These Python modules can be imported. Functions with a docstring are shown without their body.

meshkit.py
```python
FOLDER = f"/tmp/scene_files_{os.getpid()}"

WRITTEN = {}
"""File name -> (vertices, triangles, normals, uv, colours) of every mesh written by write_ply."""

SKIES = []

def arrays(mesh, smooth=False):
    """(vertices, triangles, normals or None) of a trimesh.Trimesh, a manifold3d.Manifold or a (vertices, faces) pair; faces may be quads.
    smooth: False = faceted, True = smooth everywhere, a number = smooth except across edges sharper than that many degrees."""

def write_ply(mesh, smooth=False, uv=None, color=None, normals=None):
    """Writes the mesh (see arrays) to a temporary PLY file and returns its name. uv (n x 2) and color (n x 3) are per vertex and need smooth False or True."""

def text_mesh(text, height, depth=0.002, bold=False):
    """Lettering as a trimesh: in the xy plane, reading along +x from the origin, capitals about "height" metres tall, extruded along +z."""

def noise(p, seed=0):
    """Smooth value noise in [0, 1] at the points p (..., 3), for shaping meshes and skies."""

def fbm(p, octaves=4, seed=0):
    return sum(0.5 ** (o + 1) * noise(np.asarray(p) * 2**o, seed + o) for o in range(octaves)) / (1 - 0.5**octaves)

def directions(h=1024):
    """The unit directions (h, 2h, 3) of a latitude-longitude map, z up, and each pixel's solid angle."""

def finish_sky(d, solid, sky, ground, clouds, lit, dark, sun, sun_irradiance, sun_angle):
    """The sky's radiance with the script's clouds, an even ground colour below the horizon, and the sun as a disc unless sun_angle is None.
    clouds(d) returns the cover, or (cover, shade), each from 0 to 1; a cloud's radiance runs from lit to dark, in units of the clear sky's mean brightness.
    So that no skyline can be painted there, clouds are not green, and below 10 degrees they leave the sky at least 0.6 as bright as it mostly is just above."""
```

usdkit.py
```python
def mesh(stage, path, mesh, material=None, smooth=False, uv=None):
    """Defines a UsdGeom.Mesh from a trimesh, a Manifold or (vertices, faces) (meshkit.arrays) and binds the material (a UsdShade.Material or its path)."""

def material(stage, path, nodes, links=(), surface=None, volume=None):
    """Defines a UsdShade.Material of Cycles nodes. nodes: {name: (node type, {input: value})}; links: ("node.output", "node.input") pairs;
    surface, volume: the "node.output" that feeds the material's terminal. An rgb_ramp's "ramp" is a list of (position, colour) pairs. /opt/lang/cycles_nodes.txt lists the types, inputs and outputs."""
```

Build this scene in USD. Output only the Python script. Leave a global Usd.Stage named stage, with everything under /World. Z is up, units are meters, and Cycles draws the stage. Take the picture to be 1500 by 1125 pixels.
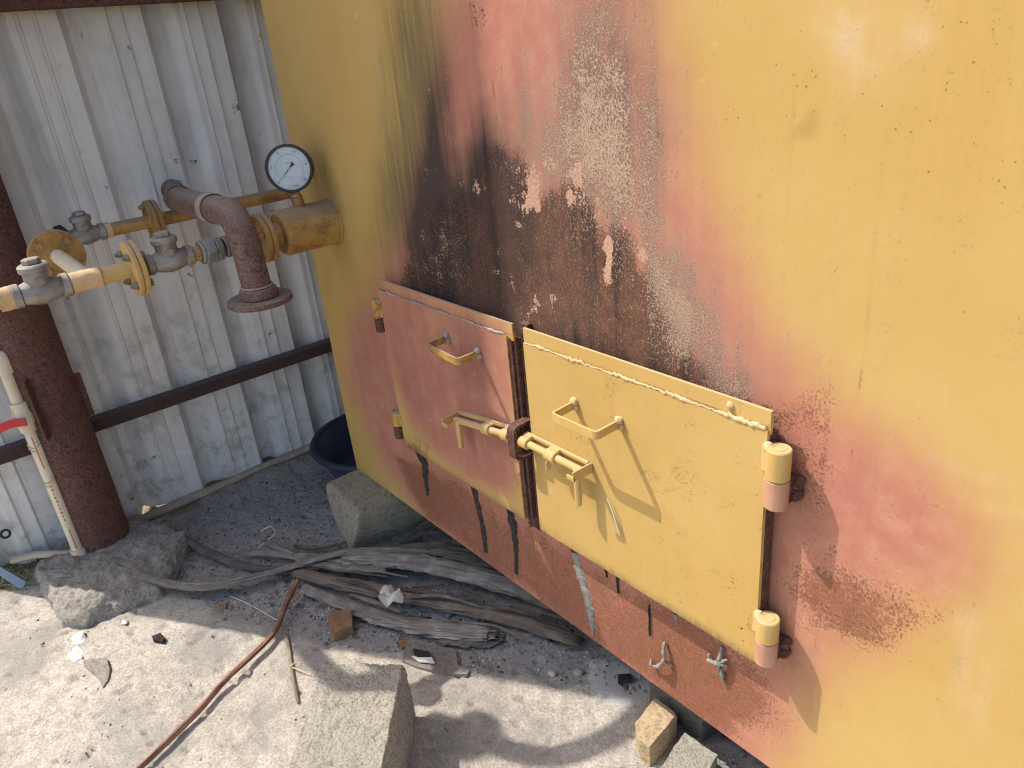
import math, random
import numpy as np
import trimesh, manifold3d
import usdkit, meshkit
from pxr import Gf, Sdf, Usd, UsdGeom, UsdLux, UsdShade, Vt

stage = Usd.Stage.CreateInMemory()
UsdGeom.SetStageUpAxis(stage, UsdGeom.Tokens.z)
UsdGeom.SetStageMetersPerUnit(stage, 1.0)
stage.SetDefaultPrim(UsdGeom.Xform.Define(stage, '/World').GetPrim())
UsdGeom.Scope.Define(stage, '/World/Looks')
rng = np.random.default_rng(7)
random.seed(7)

# ---------------------------------------------------------------- camera, sky, sun, exposure
# The furnace front is the plane y = 0, x runs to the right along it, z is up.
CAM = np.array([0.9862, -0.8081, 0.9022])
FOCAL_PX = 1109.6                       # for a picture 1500 wide
ROT = None                              # rows: right, down, forward
EXPOSURE = 0.92
SUN_DIR = np.array([-0.086, -0.0555, 0.143]); SUN_DIR /= np.linalg.norm(SUN_DIR)
SUN_INTENSITY = 0.80
SKY_STRENGTH = 0.15


def rodrigues(r):
    t = np.linalg.norm(r); k = np.asarray(r) / t
    K = np.array([[0, -k[2], k[1]], [k[2], 0, -k[0]], [-k[1], k[0], 0]])
    return np.eye(3) + math.sin(t) * K + (1 - math.cos(t)) * K @ K


ROT = rodrigues([1.891408, 0.824222, -0.64738])
cam = UsdGeom.Camera.Define(stage, '/World/camera')
m = np.eye(4); m[0, :3] = ROT[0]; m[1, :3] = -ROT[1]; m[2, :3] = -ROT[2]; m[3, :3] = CAM
cam.AddTransformOp().Set(Gf.Matrix4d(m.tolist()))
cam.CreateHorizontalApertureAttr(36.0); cam.CreateVerticalApertureAttr(27.0)
cam.CreateFocalLengthAttr(36.0 * FOCAL_PX / 1500.0)
cam.CreateClippingRangeAttr(Gf.Vec2f(0.01, 2000))
cam.CreateExposureAttr(EXPOSURE)

dome = UsdLux.DomeLight.Define(stage, '/World/sky')
dome.GetPrim().SetCustomDataByKey('kind', 'structure')
sky_mat = usdkit.material(stage, '/World/Looks/sky', {
    'sky': ('sky_texture', {'sky_type': 'single_scattering', 'sun_disc': False, 'sun_elevation': math.asin(SUN_DIR[2]),
                            'sun_rotation': math.atan2(SUN_DIR[0], SUN_DIR[1]), 'aerosol_density': 3.0}),
    'bg': ('background_shader', {'strength': SKY_STRENGTH})}, [('sky.color', 'bg.color')], surface='bg.background')
UsdShade.MaterialBindingAPI.Apply(dome.GetPrim()).Bind(sky_mat)

sun = UsdLux.DistantLight.Define(stage, '/World/sun')
sun.CreateNormalizeAttr(True); sun.CreateIntensityAttr(SUN_INTENSITY); sun.CreateAngleAttr(0.5)
sun.CreateColorAttr(Gf.Vec3f(1.0, 0.945, 0.86))
zx = SUN_DIR; xx = np.cross([0, 0, 1], zx); xx /= np.linalg.norm(xx); yy = np.cross(zx, xx)
m = np.eye(4); m[0, :3] = xx; m[1, :3] = yy; m[2, :3] = zx
sun.AddTransformOp().Set(Gf.Matrix4d(m.tolist()))


def at(u, v, axis, val):
    """The point of the plane axis = val that stands at this place of the photograph."""
    d = np.array([(u - 750) / FOCAL_PX, (v - 562.5) / FOCAL_PX, 1]) @ ROT
    k = 'xyz'.index(axis)
    return CAM + d * (val - CAM[k]) / d[k]


# ---------------------------------------------------------------- prims
USED = {}


def numbered(parent, name):
    k = (parent, name); n = USED.get(k, 0); USED[k] = n + 1
    return name if n == 0 else f'{name}_{n:03d}'


def tag(p, label=None, cat=None, group=None, kind=None):
    for k, v in (('label', label), ('category', cat), ('group', group), ('kind', kind)):
        if v: p.SetCustomDataByKey(k, v)
    return p


def thing(name, label, cat, group=None, loc=(0, 0, 0), rz=0):
    x = UsdGeom.Xform.Define(stage, '/World/' + numbered('/World', name))
    x.AddTranslateOp().Set(Gf.Vec3d(*map(float, loc)))
    if rz: x.AddRotateZOp().Set(rz)
    return tag(x.GetPrim(), label, cat, group)


def obj(name, mesh, mat, parent=None, smooth=35, label=None, cat=None, group=None, kind=None, uv=None, cols=None):
    base = str(parent.GetPath()) if parent else '/World'
    if isinstance(mesh, list): mesh = trimesh.util.concatenate(mesh)
    p = usdkit.mesh(stage, base + '/' + numbered(base, name), mesh, MATS[mat], smooth=smooth, uv=uv)
    for k, c in (cols or {}).items():
        UsdGeom.PrimvarsAPI(p).CreatePrimvar(k, Sdf.ValueTypeNames.Color3fArray, 'vertex').Set(Vt.Vec3fArray.FromNumpy(c.astype(np.float32)))
    return tag(p.GetPrim(), label, cat, group, kind)


# ---------------------------------------------------------------- shapes
def frame_of(d):
    d = np.asarray(d, float); d = d / np.linalg.norm(d)
    a = np.cross(d, [0, 0, 1] if abs(d[2]) < 0.9 else [1, 0, 0]); a /= np.linalg.norm(a)
    return d, a, np.cross(d, a)


def lathe(profile, origin, axis, n=28):
    """profile: (t along the axis, radius) pairs; a radius of 0 closes an end."""
    d, a, b = frame_of(axis); o = np.asarray(origin, float)
    th = np.linspace(0, 2 * np.pi, n, endpoint=False)
    ring = np.cos(th)[:, None] * a + np.sin(th)[:, None] * b
    V = np.concatenate([o + d * t + ring * max(r, 1e-5) for t, r in profile]); F = []
    for i in range(len(profile) - 1):
        for k in range(n):
            k2 = (k + 1) % n
            F += [[i * n + k, i * n + k2, (i + 1) * n + k2], [i * n + k, (i + 1) * n + k2, (i + 1) * n + k]]
    mm = trimesh.Trimesh(V, F, process=False)
    return mm


def cyl(p, q, r, n=24, bev=0.0):
    p, q = np.asarray(p, float), np.asarray(q, float); L = np.linalg.norm(q - p); bev = bev or min(r * .12, L * .2)
    return lathe([(0, 0), (0, r - bev), (bev, r), (L - bev, r), (L, r - bev), (L, 0)], p, q - p, n)


def ring(p, q, r0, r1, n=28):
    """A ring (flange, collar) from p to q, outer radius r1 with an opening of radius r0."""
    p, q = np.asarray(p, float), np.asarray(q, float); L = np.linalg.norm(q - p); b = min(.0015, L * .2)
    return lathe([(0, r0), (0, r1 - b), (b, r1), (L - b, r1), (L, r1 - b), (L, r0), (0, r0)], p, q - p, n)


def tube(path, r, n=20, caps=True):
    path = np.asarray(path, float); N = len(path)
    rr = np.full(N, r) if np.ndim(r) == 0 else np.asarray(r, float)
    T = np.gradient(path, axis=0); T /= np.linalg.norm(T, axis=1)[:, None]
    _, a, b = frame_of(T[0]); V = []; th = np.linspace(0, 2 * np.pi, n, endpoint=False)
    for i in range(N):
        a = a - T[i] * (a @ T[i]); a /= np.linalg.norm(a); b = np.cross(T[i], a)
        V.append(path[i] + rr[i] * (np.cos(th)[:, None] * a + np.sin(th)[:, None] * b))
    V = np.concatenate(V); F = []
    for i in range(N - 1):
        for k in range(n):
            k2 = (k + 1) % n
            F += [[i * n + k, i * n + k2, (i + 1) * n + k2], [i * n + k, (i + 1) * n + k2, (i + 1) * n + k]]
    if caps:
        V = np.vstack([V, path[0], path[-1]])
        for k in range(n):
            k2 = (k + 1) % n
            F += [[N * n, k2, k], [N * n + 1, (N - 1) * n + k, (N - 1) * n + k2]]
    return trimesh.Trimesh(V, F, process=False)


def spline(pts, n=40):
    """Catmull-Rom through the points."""
    p = np.asarray(pts, float); p = np.vstack([2 * p[0] - p[1], p, 2 * p[-1] - p[-2]]); out = []
    seg = len(p) - 3
    for s in np.linspace(0, seg - 1e-6, n):
        i = int(s); t = s - i; a, b, c, d = p[i:i + 4]
        out.append(.5 * ((2 * b) + (c - a) * t + (2 * a - 5 * b + 4 * c - d) * t * t + (3 * b - a - 3 * c + d) * t ** 3))
    return np.array(out)


def bend(pts, rad, k=8):
    """A polyline with its corners rounded."""
    pts = [np.asarray(p, float) for p in pts]; out = [pts[0]]
    for i in range(1, len(pts) - 1):
        a, b, c = pts[i - 1], pts[i], pts[i + 1]
        u = (a - b) / np.linalg.norm(a - b); w = (c - b) / np.linalg.norm(c - b)
        ang = math.acos(np.clip(u @ w, -1, 1))
        if ang > 3.05:
            out.append(b); continue
        t = min(rad / math.tan(ang / 2), .48 * np.linalg.norm(a - b), .48 * np.linalg.norm(c - b))
        for s in np.linspace(0, 1, k):
            out.append((1 - s) ** 2 * (b + u * t) + 2 * s * (1 - s) * b + s * s * (b + w * t))
    out.append(pts[-1])
    return np.array(out)


def dense(path, step):
    out = [path[0]]
    for a, b in zip(path[:-1], path[1:]):
        k = max(1, int(np.linalg.norm(b - a) / step))
        out += [a + (b - a) * i / k for i in range(1, k + 1)]
    return np.array(out)


def box(lo, hi, b=0.002):
    lo, hi = np.minimum(lo, hi).astype(float), np.maximum(lo, hi).astype(float); c, h = (lo + hi) / 2, (hi - lo) / 2
    b = min(b, h.min() * .4); P = []
    for sx in (-1, 1):
        for sy in (-1, 1):
            for sz in (-1, 1):
                for k in range(3):
                    e = np.full(3, b); e[k] = 0
                    P.append(c + np.array([sx, sy, sz]) * (h - e))
    return trimesh.convex.convex_hull(np.array(P))


def hexbar(p, q, r):
    return cyl(p, q, r, 6, r * .1)


def solid_noise(mesh, amp, scale, seed=0, edge=None):
    """A closed mesh cut finely and pushed in and out by noise."""
    if edge:
        mf = manifold3d.Manifold(manifold3d.Mesh(np.asarray(mesh.vertices, np.float32), np.asarray(mesh.faces, np.uint32)))
        mm = mf.refine_to_length(edge).to_mesh(); mesh = trimesh.Trimesh(mm.vert_properties[:, :3], mm.tri_verts, process=True)
    V = np.array(mesh.vertices); N = np.array(mesh.vertex_normals); o = 0
    for a, s, sd in zip(np.atleast_1d(amp), np.atleast_1d(scale), range(9)):
        o = o + a * (meshkit.fbm(V * s + 31.7 * (seed + sd), 4, seed + sd) - .5) * 2
    return trimesh.Trimesh(V + N * np.asarray(o)[:, None], mesh.faces, process=False)


def rock(r, seed, sub=2, squash=(1, 1, 1)):
    s = trimesh.creation.icosphere(subdivisions=sub, radius=1.0); V = np.array(s.vertices)
    d = .62 + .76 * meshkit.fbm(V * 1.3 + seed * 3.1, 3, seed)
    return trimesh.Trimesh(V * d[:, None] * r * np.array(squash), s.faces, process=False)


def hull(P):
    return trimesh.convex.convex_hull(np.asarray(P, float))


def move(mesh, loc, rz=0, rx=0, ry=0):
    T = trimesh.transformations
    M = T.translation_matrix(loc) @ T.rotation_matrix(rz, [0, 0, 1]) @ T.rotation_matrix(ry, [0, 1, 0]) @ T.rotation_matrix(rx, [1, 0, 0])
    mm = mesh.copy(); mm.apply_transform(M)
    return mm


# ---------------------------------------------------------------- materials
class G:
    """A small writer of node graphs; links are written '@node.output'."""

    def __init__(s): s.nodes, s.links, s.k = {}, [], 0

    def n(s, kind, out, **inp):
        s.k += 1; name = f'n{s.k}'; vals = {}
        for k, v in inp.items():
            if isinstance(v, str) and v.startswith('@'): s.links.append((v[1:], f'{name}.{k}'))
            else: vals[k] = v
        s.nodes[name] = (kind, vals)
        return f'@{name}.{out}'

    def pos(s): return s.n('texture_coordinate', 'object')
    def map(s, vec, scale=(1, 1, 1), loc=(0, 0, 0)): return s.n('mapping', 'vector', vector=vec, scale=scale, location=loc)
    def noise(s, vec, scale, detail=4, rough=.55, dist=0.0): return s.n('noise_texture', 'fac', vector=vec, scale=float(scale), detail=float(detail), roughness=float(rough), distortion=float(dist))
    def ramp(s, x, lo, hi, a=0.0, b=1.0): return s.n('map_range', 'result', range_type='smoothstep', value=x, from_min=float(lo), from_max=float(hi), to_min=float(a), to_max=float(b), clamp=True)
    def math(s, op, a, b=0.0, c=0.0): return s.n('math', 'value', math_type=op, value1=a, value2=b, value3=c)
    def mul(s, a, b): return s.math('multiply', a, b)
    def add(s, a, b): return s.math('add', a, b)
    def mix(s, f, a, b, t='mix'): return s.n('mix_color', 'result', blend_type=t, fac=f, a=a, b=b)
    def rgb(s, name):
        c = s.n('attribute', 'color', attribute=name); nm = s.n('separate_color', 'r', color=c)
        return nm, nm[:-1] + 'g', nm[:-1] + 'b'
    def dots(s, vec, scale, mask, size=.55):
        """Round pits whose number and size follow the mask."""
        d = s.n('voronoi_texture', 'distance', vector=vec, scale=float(scale)); c = d.replace('.distance', '.color')
        r = s.n('separate_color', 'r', color=c)
        thr = s.mul(s.add(s.math('subtract', mask, r), .1), size)
        return s.ramp(s.math('subtract', thr, d), -.03, .09)
    def out(s, name, col, rough=.6, bump=None, bs=.3, bd=.002, **kw):
        if bump: kw['normal'] = s.n('bump', 'normal', height=bump, strength=float(bs), distance=float(bd))
        p = s.n('principled_bsdf', 'BSDF', base_color=col, roughness=rough, **kw)
        MATS[name] = usdkit.material(stage, '/World/Looks/' + name, s.nodes, s.links, surface=p[1:])


MATS = {}

# painted steel of the furnace: yellow top coat, pink undercoat, bare rust, soot; masks are primvars of the plates
YEL, YEL2 = (.47, .31, .105), (.44, .275, .080)
g = G(); P = g.pos()
pink, rust, speck = g.rgb('coat'); soot, pale, chip = g.rgb('burn'); olive, white, tar = g.rgb('dirt')
big = g.noise(P, 3.2, 4); mid = g.noise(P, 26, 6, .65); fine = g.noise(P, 210, 4, .7); vfine = g.noise(P, 560, 3, .7)
stre = g.noise(g.map(P, (70, 70, 3.2)), 1, 5, .65); stre2 = g.noise(g.map(P, (30, 30, 1.6)), 1, 6, .65); stre3 = g.noise(g.map(P, (260, 260, 7)), 1, 4, .65)
c = g.mix(g.ramp(big, .35, .65), YEL, YEL2)
c = g.mix(g.mul(g.ramp(stre, .4, .75, 0, .14), g.ramp(big, .4, .7)), c, (.56, .40, .17))
c = g.mix(g.ramp(mid, .5, .8, 0, .18), c, (.50, .30, .07))
c = g.mix(g.mul(g.ramp(stre3, .45, .75, 0, .16), g.ramp(mid, .3, .7)), c, (.42, .28, .10))
ol = g.mul(olive, g.add(g.ramp(stre, .3, .7, .35, .6), g.ramp(stre3, .35, .65, .15, .55)))
c = g.mix(g.ramp(ol, .0, 1.0, 0, .93), c, (.15, .11, .045))
pk = g.mix(g.ramp(mid, .3, .75), (.375, .145, .10), (.42, .18, .125))
pk = g.mix(g.ramp(g.add(g.mul(mid, .5), g.mul(big, .5)), .44, .60, 0, .55), pk, (.46, .24, .135))
pk = g.mix(g.ramp(fine, .5, .72, 0, .35), pk, (.32, .11, .08))
pk = g.mix(g.ramp(stre2, .35, .7, 0, .45), pk, (.345, .125, .09))
pkf = g.ramp(g.add(pink, g.add(g.mul(g.math('subtract', mid, .5), .22), g.mul(g.math('subtract', stre, .5), .18))), .02, .95)
c = g.mix(pkf, c, pk)
grey = g.mul(g.ramp(pale, .02, .6), g.add(g.ramp(stre2, .4, .65, .1, .45), g.ramp(stre3, .4, .65, 0, .3)))
c = g.mix(grey, c, (.255, .185, .15))
so = g.mul(soot, g.add(g.ramp(stre2, .3, .7, .5, .8), g.ramp(stre3, .3, .7, .25, .45)))
c = g.mix(g.ramp(so, -.05, 1.05, 0, .95), c, (.027, .0215, .0195))
rn = g.add(g.mul(g.math('subtract', mid, .5), 1.1), g.mul(g.math('subtract', fine, .5), 1.5))
rn = g.add(rn, g.mul(g.math('subtract', stre2, .5), 1.0))
rf = g.ramp(g.add(rust, rn), .40, .58)
rc = g.mix(g.ramp(mid, .36, .66), (.074, .034, .020), (.140, .066, .037))
rc = g.mix(g.ramp(stre2, .35, .65, 0, .7), rc, (.082, .050, .036))
rc = g.mix(g.ramp(fine, .5, .68, 0, .8), rc, (.24, .11, .065))
rc = g.mix(g.ramp(vfine, .54, .68, 0, .6), rc, (.27, .16, .11))
rc = g.mix(g.ramp(g.add(g.mul(big, .5), g.mul(stre2, .5)), .47, .58, 0, .85), rc, (.030, .016, .0135))
rc = g.mix(g.ramp(soot, .2, .9, 0, .55), rc, (.022, .015, .014))
c = g.mix(rf, c, rc)
pn = g.add(pale, g.add(g.mul(g.math('subtract', mid, .5), 1.3), g.mul(g.math('subtract', stre2, .5), 1.0)))
pd = g.ramp(g.add(pn, g.mul(g.math('subtract', fine, .5), 1.6)), .38, .62)
pf = g.ramp(g.add(pn, g.add(g.mul(g.math('subtract', fine, .5), 2.2), g.mul(g.math('subtract', vfine, .5), 2.8))), .48, .80)
c = g.mix(g.mul(pd, .80), c, (.145, .085, .058))
c = g.mix(g.mul(pf, .88), c, g.mix(g.ramp(vfine, .35, .65), (.27, .165, .11), (.46, .325, .23)))
cf = g.ramp(g.add(chip, g.add(g.mul(g.math('subtract', mid, .5), 2.6), g.add(g.mul(g.math('subtract', fine, .5), 1.5), g.mul(g.math('subtract', stre2, .5), .8)))), .56, .64)
c = g.mix(cf, c, g.mix(g.ramp(fine, .35, .65), (.36, .20, .13), (.52, .33, .225)))
spf = g.ramp(g.add(speck, g.add(g.mul(g.math('subtract', fine, .5), 1.9), g.add(g.mul(g.math('subtract', vfine, .5), 1.6), g.mul(g.math('subtract', mid, .5), 1.3)))), .60, .86)
spc = g.mix(g.ramp(vfine, .35, .65), (.075, .028, .017), (.26, .105, .055))
c = g.mix(g.mul(spf, .72), c, spc)
dt = g.dots(P, 230, g.mul(g.mul(speck, .8), g.ramp(mid, .3, .6, .3, 1.3)), .70)
c = g.mix(g.mul(dt, .75), c, (.19, .072, .025))
dt2 = g.dots(P, 185, g.mul(g.ramp(mid, .40, .64, 0.0, .55), g.ramp(big, .35, .65, .45, 1.2)), .50)
c = g.mix(g.mul(dt2, .75), c, (.20, .095, .03))
wf = g.mul(g.ramp(white, .05, .9), g.ramp(g.add(g.mul(mid, .5), g.mul(stre2, .5)), .38, .62, .1, .85))
c = g.mix(g.mul(wf, .42), c, (.58, .47, .34))
c = g.mix(g.ramp(g.add(tar, g.mul(g.math('subtract', mid, .5), .4)), .3, .9, 0, .55), c, (.27, .18, .06))
ro = g.math('maximum', g.ramp(rf, 0, 1, .62, .9), g.ramp(spf, 0, 1, .62, .85))
ro = g.add(ro, g.mul(g.math('subtract', mid, .5), .2))
hb = g.add(g.add(g.mul(rf, g.mul(fine, .8)), g.mul(spf, g.mul(fine, .7))), g.add(g.mul(pf, .5), g.add(g.mul(cf, .8), g.mul(stre, .08))))
g.out('burnt_painted_steel', c, ro, hb, .55, .0022, specular_ior_level=.22)


def paint(name, a, b, dustc=(.34, .27, .19), dust=.75, rustc=(.16, .065, .03), rustamt=.52, rough=.5, metallic=0.0, grain=0.0):
    g = G(); P = g.pos(); nz = g.n('separate_xyz', 'z', vector=g.n('geometry', 'normal'))
    n1 = g.noise(P, 18, 5, .6); n2 = g.noise(P, 90, 5, .7); n3 = g.noise(P, 300, 3, .7)
    c = g.mix(g.ramp(n1, .3, .7), a, b)
    c = g.mix(g.ramp(g.add(g.mul(n1, .45), g.mul(n2, .55)), rustamt, rustamt + .08, 0, .85), c, g.mix(n3, rustc, tuple(x * 1.7 for x in rustc)))
    df = g.mul(g.ramp(g.add(nz, g.mul(g.math('subtract', n2, .5), .5)), .25, .95), dust)
    c = g.mix(df, c, g.mix(n3, dustc, tuple(x * .72 for x in dustc)))
    if grain: c = g.mix(g.ramp(n3, .5, .66, 0, grain), c, tuple(min(.6, x * 2.6) for x in b)); c = g.mix(g.ramp(n2, .52, .66, 0, grain), c, tuple(x * .45 for x in a))
    g.out(name, c, g.ramp(df, 0, .6, rough, .9), g.add(g.mul(n2, .6), g.mul(n3, .4)), 0.35 + grain * .6, .001 + grain * .002, specular_ior_level=.35, metallic=metallic)


paint('yellow_pipe_paint', (.37, .215, .06), (.25, .135, .035), rustamt=.50, grain=.25)
paint('bright_yellow_paint', (.49, .325, .11), (.44, .28, .08), (.53, .40, .23), .5, (.24, .10, .035), .62)
paint('handle_paint', (.51, .32, .105), (.45, .27, .075), (.54, .40, .23), .4, (.20, .08, .03), .62)
paint('shaded_bolt_paint', (.48, .31, .11), (.40, .235, .075), (.45, .34, .22), .85, (.15, .06, .03), .6)
paint('old_yellow_paint', (.45, .25, .055), (.33, .17, .035), (.30, .26, .22), .9, (.12, .05, .03), .5)
paint('pink_primer', (.43, .235, .145), (.37, .19, .115), (.55, .33, .24), .3, (.12, .05, .03), .6)
paint('pipe_rust', (.095, .052, .040), (.145, .082, .060), (.25, .205, .165), .85, (.055, .028, .023), .49, .85, 0.0, .5)
paint('dark_rust', (.060, .024, .017), (.105, .042, .028), (.16, .10, .075), .35, (.030, .015, .012), .5, .85, 0.0, .6)
paint('rail_rust', (.040, .026, .022), (.07, .038, .028), (.12, .105, .095), .85, (.035, .016, .012), .5, .9)
paint('cast_metal', (.31, .285, .25), (.20, .18, .155), (.40, .35, .28), .45, (.12, .085, .06), .55, .42, .55)
paint('weld_bead', (.56, .38, .19), (.48, .30, .14), (.60, .44, .28), .6, (.16, .07, .04), .58, .7)
paint('grey_weld', (.33, .24, .19), (.25, .19, .16), (.36, .33, .31), .9, (.16, .07, .05), .56, .8)
paint('cream_plastic', (.62, .53, .38), (.54, .45, .30), (.44, .37, .27), .35, (.34, .26, .17), .6, .45)
paint('red_plastic', (.50, .035, .035), (.42, .03, .03), (.45, .30, .27), .55, (.30, .03, .03), .7, .45)
paint('blue_paint', (.15, .205, .26), (.11, .155, .20), (.27, .27, .26), .5, (.10, .06, .04), .6, .5)
paint('bolt_steel', (.20, .18, .155), (.13, .105, .085), (.30, .26, .22), .5, (.10, .05, .03), .5, .5)
paint('black_plastic', (.018, .019, .022), (.014, .015, .017), (.13, .115, .10), .4, (.02, .02, .02), .9, .35)
paint('tub_plastic', (.016, .022, .045), (.012, .016, .032), (.045, .055, .08), .5, (.014, .014, .02), .8, .45)

# thin sheet of the shed wall: grey-white coating, dirt, scabs of dark corrosion
g = G(); P = g.pos(); n1 = g.noise(P, 3.5, 5, .6); n2 = g.noise(P, 24, 6, .65); n3 = g.noise(P, 130, 4, .7)
zz = g.n('separate_xyz', 'z', vector=P); st = g.noise(g.map(P, (40, 40, 1.6)), 1, 5, .65)
c = g.mix(g.ramp(n1, .35, .65), (.68, .645, .59), (.59, .56, .515))
c = g.mix(g.ramp(st, .45, .75, 0, .4), c, (.33, .29, .245))
low = g.ramp(zz, -.38, .25, 1.0, .12)
c = g.mix(g.mul(g.ramp(n2, .42, .72, 0, .5), low), c, (.38, .325, .26))
c = g.mix(g.mul(g.ramp(g.add(g.mul(n1, .5), g.mul(n2, .5)), .52, .60), g.ramp(zz, -.3, .7, .42, 0.10)), c, (.27, .22, .165))
sp = g.add(g.mul(g.noise(P, 16, 3, .5), .75), g.mul(n3, .25))
c = g.mix(g.mul(g.ramp(sp, .655, .672), .9), c, (.40, .36, .31))
c = g.mix(g.ramp(sp, .685, .70), c, (.085, .065, .052))
c = g.mix(g.dots(P, 60, g.ramp(n2, .48, .75, 0.02, .22), .42), c, (.12, .09, .07))
g.out('coated_sheet', c, .5, g.add(g.mul(n2, .5), g.mul(n1, .6)), .25, .004, specular_ior_level=.4)

# ground: pale worn cement, ash and cinders by the furnace (primvar)
g = G(); P = g.pos(); ash, wash, dirt = g.rgb('soil')
n1 = g.noise(P, 4, 6, .6); n2 = g.noise(P, 30, 6, .7); n3 = g.noise(P, 170, 5, .75); n4 = g.noise(P, 520, 3, .7)
c = g.mix(g.ramp(n1, .35, .65), (.62, .56, .475), (.52, .475, .405))
c = g.mix(g.ramp(n2, .42, .66, 0, .75), c, (.44, .405, .355))
c = g.mix(g.ramp(n2, .30, .42, .6, 0), c, (.68, .59, .465))
c = g.mix(g.mul(g.ramp(n1, .47, .60), g.ramp(g.add(g.mul(n3, .5), g.mul(n4, .5)), .44, .54, .25, .9)), c, (.34, .325, .295))
c = g.mix(g.ramp(g.add(g.mul(n1, .6), g.mul(n3, .4)), .40, .30, 0, .7), c, (.60, .56, .48))
c = g.mix(g.ramp(n4, .55, .66, 0, .55), c, (.22, .20, .175))
c = g.mix(g.ramp(g.add(g.mul(n3, .6), g.mul(n2, .4)), .56, .68, 0, .8), c, (.20, .175, .15))
c = g.mix(g.dots(P, 170, g.ramp(n2, .4, .7, .0, .14), .5), c, (.16, .14, .12))
ac = g.mix(g.ramp(n3, .38, .62), (.25, .235, .215), (.38, .355, .325))
ac = g.mix(g.ramp(n2, .5, .7, 0, .8), ac, (.15, .14, .125))
ac = g.mix(g.ramp(n4, .6, .72, 0, .8), ac, (.36, .33, .30))
c = g.mix(1.0, c, g.mix(g.ramp(n3, .36, .64), (.70, .68, .66), (1.14, 1.14, 1.14)), 'multiply')
c = g.mix(1.0, c, g.mix(g.ramp(n4, .36, .62), (.74, .73, .72), (1.1, 1.1, 1.1)), 'multiply')
af = g.ramp(g.add(ash, g.add(g.mul(g.math('subtract', n2, .5), .6), g.mul(g.math('subtract', n3, .5), .5))), .38, .62)
c = g.mix(af, c, ac)
wf = g.ramp(g.add(wash, g.mul(g.math('subtract', n3, .5), .8)), .35, .7, 0, .85)
c = g.mix(wf, c, (.55, .54, .52))
df = g.ramp(g.add(dirt, g.mul(g.math('subtract', n2, .5), .6)), .4, .65)
c = g.mix(df, c, g.mix(n3, (.13, .105, .065), (.30, .25, .15)))
g.out('cement_ground', c, .95, g.add(g.mul(n2, .6), g.add(g.mul(n3, .7), g.mul(n4, .45))), 1.0, .006, specular_ior_level=.2)


def stone(name, a, b, d, scale=(20, 120, 420), bs=.8, bd=.004, pits=.25, top=None):
    g = G(); P = g.pos(); n1, n2, n3 = (g.noise(P, s, 5, .7) for s in scale)
    c = g.mix(g.ramp(n1, .35, .65), a, b)
    c = g.mix(g.ramp(n2, .5, .7, 0, .8), c, d)
    c = g.mix(g.dots(P, scale[1] * 1.3, g.ramp(n1, .3, .7, .1, pits * 2), .5), c, tuple(x * .6 for x in d))
    c = g.mix(g.ramp(n3, .55, .75, 0, .5), c, tuple(min(.8, x * 1.35) for x in a))
    c = g.mix(1.0, c, g.mix(g.ramp(n2, .36, .62), (.62, .60, .57), (1.16, 1.16, 1.16)), 'multiply')
    g.out(name, c, .95, g.add(g.mul(n1, .4), g.add(g.mul(n2, .7), g.mul(n3, .35))), bs, bd, specular_ior_level=.2)


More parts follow.
